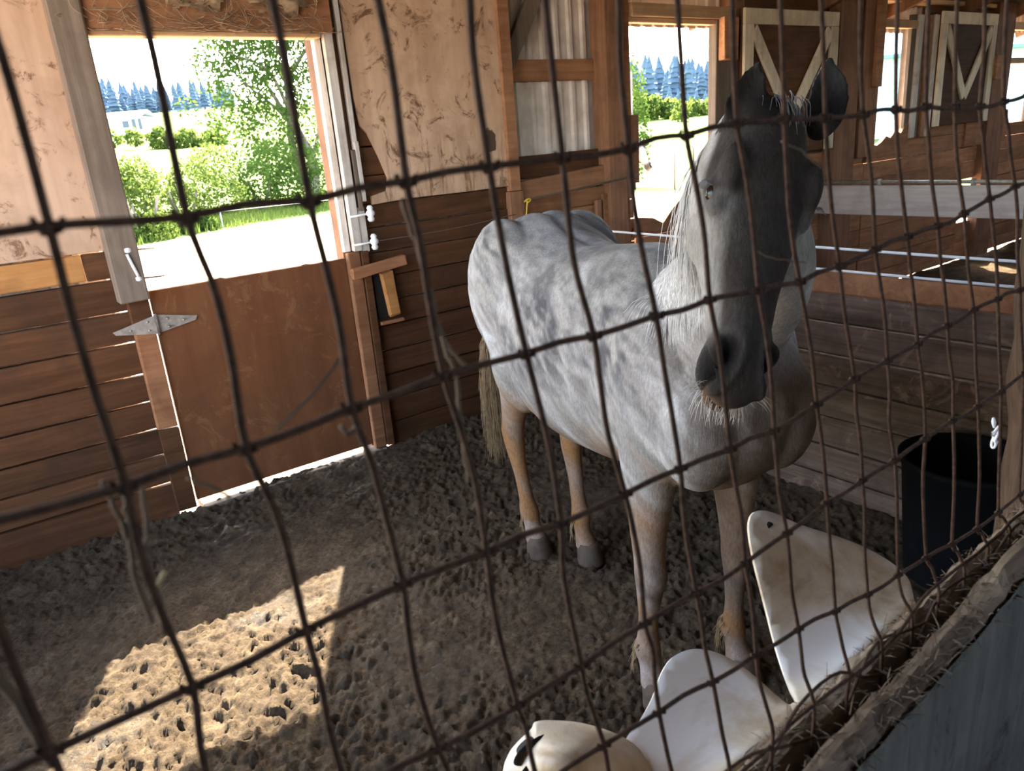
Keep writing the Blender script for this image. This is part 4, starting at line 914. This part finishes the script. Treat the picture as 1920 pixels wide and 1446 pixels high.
# ------------------------------------------------------------------ outside
def at(u, v, d):
    q = RMAT @ Vector(((u - 960) / 1385., -(v - 723) / 1385., -1)); return np.array(CAM + q * d)
def leaves(centers, n, size, seed, dens=None):
    r = np.random.default_rng(seed); C = np.array([c_[:3] for c_ in centers]); R = np.array([c_[3:6] for c_ in centers]); vol = R.prod(1); pi = r.choice(len(C), n, p=vol / vol.sum())
    d = r.normal(0, 1, (n, 3)); d /= np.linalg.norm(d, axis=1)[:, None]; P = C[pi] + d * R[pi] * (r.uniform(.25, 1, n) ** .5)[:, None]
    a = r.normal(0, 1, (n, 3)); a /= np.linalg.norm(a, axis=1)[:, None]; b = np.cross(a, r.normal(0, 1, (n, 3))); b /= np.linalg.norm(b, axis=1)[:, None]; s = (size * r.uniform(.6, 1.3, n))[:, None]
    V = np.stack([P - a * s, P + b * s * .5, P + a * s, P - b * s * .5], 1).reshape(-1, 3); return V, np.arange(n * 4).reshape(-1, 4)
def foliage(name, cs, n, size, mat, parent, seed):
    V, Fc = leaves(cs, n, size, seed); o = gridobj(name, V - np.array(wloc(parent)), Fc, mat, parent, False); tag(o, kind='stuff'); return o
bp = at(588, 352, 31); bp[2] = gz(bp[0], bp[1])
tree = empty('tree', tuple(bp)); tag(tree, 'large leafy tree with forked trunk outside the stall door', 'tree')
def br(pts, r0, r1, name='branch'):
    P = crom(np.array(pts), 16); tube(name, P, list(np.linspace(r0, r1, 16)), M_BARK, tree, 8)
j1 = at(585, 300, 31); j2 = at(560, 250, 31)
br([bp, j1, j2, at(535, 215, 31), at(505, 165, 30.5)], .26, .07, 'trunk'); br([at(565, 345, 31.5), at(548, 270, 31.2), at(540, 180, 31), at(530, 60, 31), at(520, -60, 31)], .2, .06, 'trunk')
br([j2, at(520, 205, 30.5), at(450, 150, 30)], .1, .03); br([at(540, 200, 31), at(500, 130, 30), at(430, 100, 29.5)], .09, .03); br([j1, at(600, 240, 31), at(620, 160, 31)], .1, .03); br([at(538, 150, 31), at(580, 80, 31), at(600, 20, 31)], .08, .03)
cs = []
for u, v, r, d in ((480, 100, 1.5, 30), (550, 95, 1.5, 31), (410, 95, 1.1, 29.5), (450, 160, 1.3, 29.5), (395, 145, .9, 29.5), (520, 170, 1.4, 30.5), (590, 160, 1.3, 31), (440, 225, 1.1, 29.8), (500, 240, 1.2, 30), (570, 240, 1.2, 31), (520, 30, 2.0, 31), (600, 30, 1.6, 31), (440, 50, 1.6, 30), (370, 115, .6, 29), (350, 200, .5, 29.5), (390, 235, .6, 29.5), (470, 290, .9, 30), (545, 300, 1.0, 30.5), (610, 300, 1.0, 31), (500, -60, 2.4, 31), (600, -80, 2.2, 31), (640, 90, 1.5, 31)):
    c0 = at(u, v, d); cs.append((*c0, r, r, r * .85))
foliage('foliage', cs, 21000, .10, M_LEAF, tree, 5)
def bush(name, label, items, n, size, mat, seed, grp=None):
    b0 = at(*items[0][:2], items[0][3]); root = empty(name, (b0[0], b0[1], gz(b0[0], b0[1]))); tag(root, label, 'bush', grp)
    cs_ = [(*at(u, v, d), r * 1.1, r * 1.1, r) for u, v, r, d in items]; foliage('foliage', cs_, n, size, mat, root, seed)
    zb = gz(b0[0], b0[1])
    for k in range(5): tube('stem', crom(np.array([(b0[0] + .1 * math.cos(k), b0[1] + .1 * math.sin(k), zb), (b0[0] + .3 * math.cos(k * 2), b0[1] + .3 * math.sin(k * 2), zb + .5), (b0[0] + .5 * math.cos(k * 2), b0[1] + .5 * math.sin(k * 2), zb + 1.1)]), 6), .03, M_BARK, root, 5)
bush('bush', 'yellow-green bush at the left side of the stall doorway view', [(240, 385, .75, 19.5), (250, 335, .6, 19.8), (215, 335, .45, 19.5), (290, 430, .5, 19.0)], 3600, .065, M_BUSH, 15)
bush('bush', 'pale green willow bush in the middle of the stall doorway view', [(340, 390, .8, 21), (370, 340, .75, 21.5), (310, 350, .5, 21), (400, 310, .7, 22.5), (430, 370, .6, 22.5)], 4600, .06, M_BUSH, 16)
bush('bush', 'dark green shrub growing under the large tree', [(480, 345, .85, 26), (540, 350, .8, 27), (600, 345, .7, 28), (510, 300, .8, 27), (570, 305, .7, 28), (450, 360, .5, 25.5)], 5200, .075, M_LEAF, 17)
bush('bush', 'low weedy growth along the tape fence outside', [(270, 435, .28, 19), (310, 430, .28, 19.6), (350, 425, .28, 20.2), (390, 420, .26, 20.6), (245, 450, .22, 18.8)], 2600, .06, M_LEAF, 18)
# grass verge (uncountable blades)
r = np.random.default_rng(3); n = 16000; x = r.uniform(0, 16, n); y = 18.0 + .62 * x + r.uniform(0, 9, n) ** 1.0; z = terrain(x, y); h = r.uniform(.10, .30, n); wv = r.normal(0, .06, (n, 2)); a = r.uniform(0, 6.28, n)
V = np.stack([np.stack([x - .015 * np.cos(a), y - .015 * np.sin(a), z], 1), np.stack([x + .015 * np.cos(a), y + .015 * np.sin(a), z], 1), np.stack([x + wv[:, 0] + .004, y + wv[:, 1], z + h], 1), np.stack([x + wv[:, 0], y + wv[:, 1], z + h], 1)], 1).reshape(-1, 3)
o = gridobj('grass_verge', V, np.arange(n * 4).reshape(-1, 4), M_BUSH, None, False); tag(o, 'tall bright grass along the edge of the sandy paddock', 'grass', kind='stuff')
# tape fences of the paddock
def tapeline(label, pts, r=.012, posts=(), grp='paddock tape fences'):
    t_ = empty('paddock_fence', tuple(pts[0])); tag(t_, label, 'fence'); tube('tape', crom(np.array(pts), 10), r, M_TAPE, t_, 5)
    for q in posts: tube('fence_stake', [(q[0], q[1], gz(q[0], q[1]) - .1), (q[0], q[1], q[2] + .08)], .018, M_HWALL, t_, 6)
tapeline('white tape fence strung before the pale willow bush', [at(235, 466, 16.5), at(320, 452, 17), at(390, 440, 17.6), at(480, 425, 18.6)], .010, [at(245, 464, 16.5), at(392, 440, 17.6)])
tapeline('white tape fence strung before the shrub under the tree', [at(400, 398, 21), at(520, 385, 22), at(640, 372, 23), at(700, 366, 24)], .014, [at(412, 396, 21), at(636, 372, 23)])
# columnar tree seen past the second doorway
b0 = at(1185, 310, 24); b0[2] = gz(b0[0], b0[1]); ct = empty('tree', tuple(b0)); tag(ct, 'slender green tree at the left edge of the second doorway', 'tree')
tube('trunk', [b0, b0 + np.array([0, 0, 3.5])], .08, M_BARK, ct, 6)
foliage('foliage', [(*at(u, v, 24), rr, rr, rr * 1.2) for u, v, rr in ((1180, 110, .35), (1182, 150, .5), (1184, 195, .62), (1186, 240, .66), (1186, 280, .6), (1190, 305, .5))], 2600, .07, M_LEAF, ct, 25)
# far conifers: three shapes shared by all
def conifer_mesh(seed, layers=9):
    r = np.random.default_rng(seed); V = []; Fc = []
    for k in range(layers):
        z0 = .08 + .86 * k / layers; z1 = z0 + .2; rr = .20 * (1 - k / layers) ** .8 + .02; n = 9; b = len(V); V.append((0, 0, min(1, z1)))
        for q in range(n): a = 6.283 * q / n + k; e = rr * r.uniform(.65, 1.15); V.append((e * math.cos(a), e * math.sin(a), z0 - .03 * r.uniform(0, 1)))
        for q in range(n): Fc.append((b, b + 1 + q, b + 1 + (q + 1) % n))
    b = len(V); 
    for z_ in (0, .12):
        for q in range(5): a = 6.283 * q / 5; V.append((.018 * math.cos(a), .018 * math.sin(a), z_))
    for q in range(5): Fc.append((b + q, b + (q + 1) % 5, b + 5 + (q + 1) % 5, b + 5 + q))
    me = bpy.data.meshes.new('conifer'); me.from_pydata(V, [], Fc); me.materials.append(M_CON); return me
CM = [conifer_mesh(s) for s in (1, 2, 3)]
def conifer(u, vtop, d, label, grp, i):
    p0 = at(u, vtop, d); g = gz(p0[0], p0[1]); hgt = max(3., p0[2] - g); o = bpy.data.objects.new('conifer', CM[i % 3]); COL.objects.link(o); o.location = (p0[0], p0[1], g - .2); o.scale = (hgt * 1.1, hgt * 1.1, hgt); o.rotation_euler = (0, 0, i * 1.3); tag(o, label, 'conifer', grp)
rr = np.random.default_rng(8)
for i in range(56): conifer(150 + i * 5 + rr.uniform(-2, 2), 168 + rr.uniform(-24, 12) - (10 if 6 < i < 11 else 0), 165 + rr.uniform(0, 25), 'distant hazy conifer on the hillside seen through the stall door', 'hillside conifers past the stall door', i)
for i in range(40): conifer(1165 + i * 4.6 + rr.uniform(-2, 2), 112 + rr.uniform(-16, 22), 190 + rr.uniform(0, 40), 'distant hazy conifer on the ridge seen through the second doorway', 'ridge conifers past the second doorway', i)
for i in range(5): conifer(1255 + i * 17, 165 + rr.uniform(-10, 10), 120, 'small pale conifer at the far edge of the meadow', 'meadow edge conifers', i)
bush('bush', 'bush row along the far edge of the meadow past the second doorway', [(1190, 200, 2.2, 110), (1225, 203, 1.8, 110), (1260, 205, 1.8, 110), (1300, 206, 1.6, 110), (1335, 206, 1.8, 110), (1275, 212, 1.2, 95)], 2600, .42, M_BUSH, 33)
bush('bush', 'distant bushes on the field left of the large tree', [(300, 262, 1.6, 95), (350, 268, 1.8, 95), (250, 258, 1.2, 95), (400, 270, 1.8, 95), (210, 262, 1.2, 95)], 2200, .35, M_BUSH, 34)
# far house
b0 = at(242, 232, 120); g0 = gz(b0[0], b0[1]); b0[2] = g0
ax = np.array([.80, -.59, 0]); ay = np.array([.59, .80, 0])
def bld(name, label, base, hx, hy, hz, rise, mw, mr, wins, ax=ax, ay=ay):
    r = empty(name, tuple(base)); tag(r, label, 'building'); V, Fc = obb(base + np.array([0, 0, hz / 2 - .3]), ax, ay, (0, 0, 1), hx, hy, hz / 2 + .3, .02); wl_ = mk('house_wall', V, Fc, mw, r)
    V = []; ov = 1.06
    for s in (-1, 1):
        for q, zz in ((-1, hz - .05), (0, hz + rise), (1, hz - .05)): V.append(base + ax * hx * s * ov + ay * hy * q * 1.12 + np.array([0, 0, zz]))
    V += [v_ + np.array([0, 0, .18]) for v_ in V]
    mk('roof', V, [(0, 1, 4, 3), (1, 2, 5, 4), (6, 9, 10, 7), (7, 10, 11, 8), (0, 3, 9, 6), (2, 8, 11, 5), (0, 6, 7, 1), (1, 7, 8, 2), (3, 4, 10, 9), (4, 5, 11, 10), (0, 2, 5, 3)], mr, r)
    for q, wz, ww, wh in wins:
        V, Fc = obb(base + ax * hx * q - ay * (hy + .02) + np.array([0, 0, wz]), ax, ay, (0, 0, 1), ww, .05, wh, .01); mk('window', V, Fc, M_GLASS, r)
bld('house', 'small white house on the far field past the stall door', b0, 3.3, 2.5, 2.2, .9, M_HWALL, M_HROOF, [(-.75, 1.1, .35, .8), (.2, 1.2, .5, .5), (.6, 1.1, .3, .8), (.9, 1.1, .25, .8)])
b0 = at(1790, 205, 48); b0[2] = gz(b0[0], b0[1]) 
bld('metal_barn', 'pale blue metal barn with teal roof past the far doorways', b0, 12.5, 5.0, 4.1, 1.7, M_BLUEWALL, M_BLUEROOF, [(.35, 1.5, .9, .7)])
rf = empty('rail_fence', tuple(at(1600, 235, 36))); tag(rf, 'white rail fence before the pale blue metal barn', 'fence')
for q in range(9):
    p0 = at(1590 + q * 42, 240 - q * 3.5, 36); g = gz(p0[0], p0[1]); tube('fence_post', [(p0[0], p0[1], g), (p0[0], p0[1], g + 1.3)], .05, M_HWALL, rf, 6)
    if q < 8:
        p1 = at(1590 + (q + 1) * 42, 240 - (q + 1) * 3.5, 36); g1 = gz(p1[0], p1[1])
        for hh in (.55, 1.15): tube('rail', [(p0[0], p0[1], g + hh), (p1[0], p1[1], g1 + hh)], .045, M_HWALL, rf, 5)
for k, (u, v) in enumerate(((1265, 322), (1300, 318))):
    p0 = at(u, v, 22); g = gz(p0[0], p0[1]); tag(tube('fence_stake', [(p0[0], p0[1], g), (p0[0], p0[1], g + 1.2)], .03, M_POSTG, None, 6), ('thin grey fence stake in the meadow past the second doorway, left one', 'thin grey fence stake in the meadow past the second doorway, right one')[k], 'fence stake')
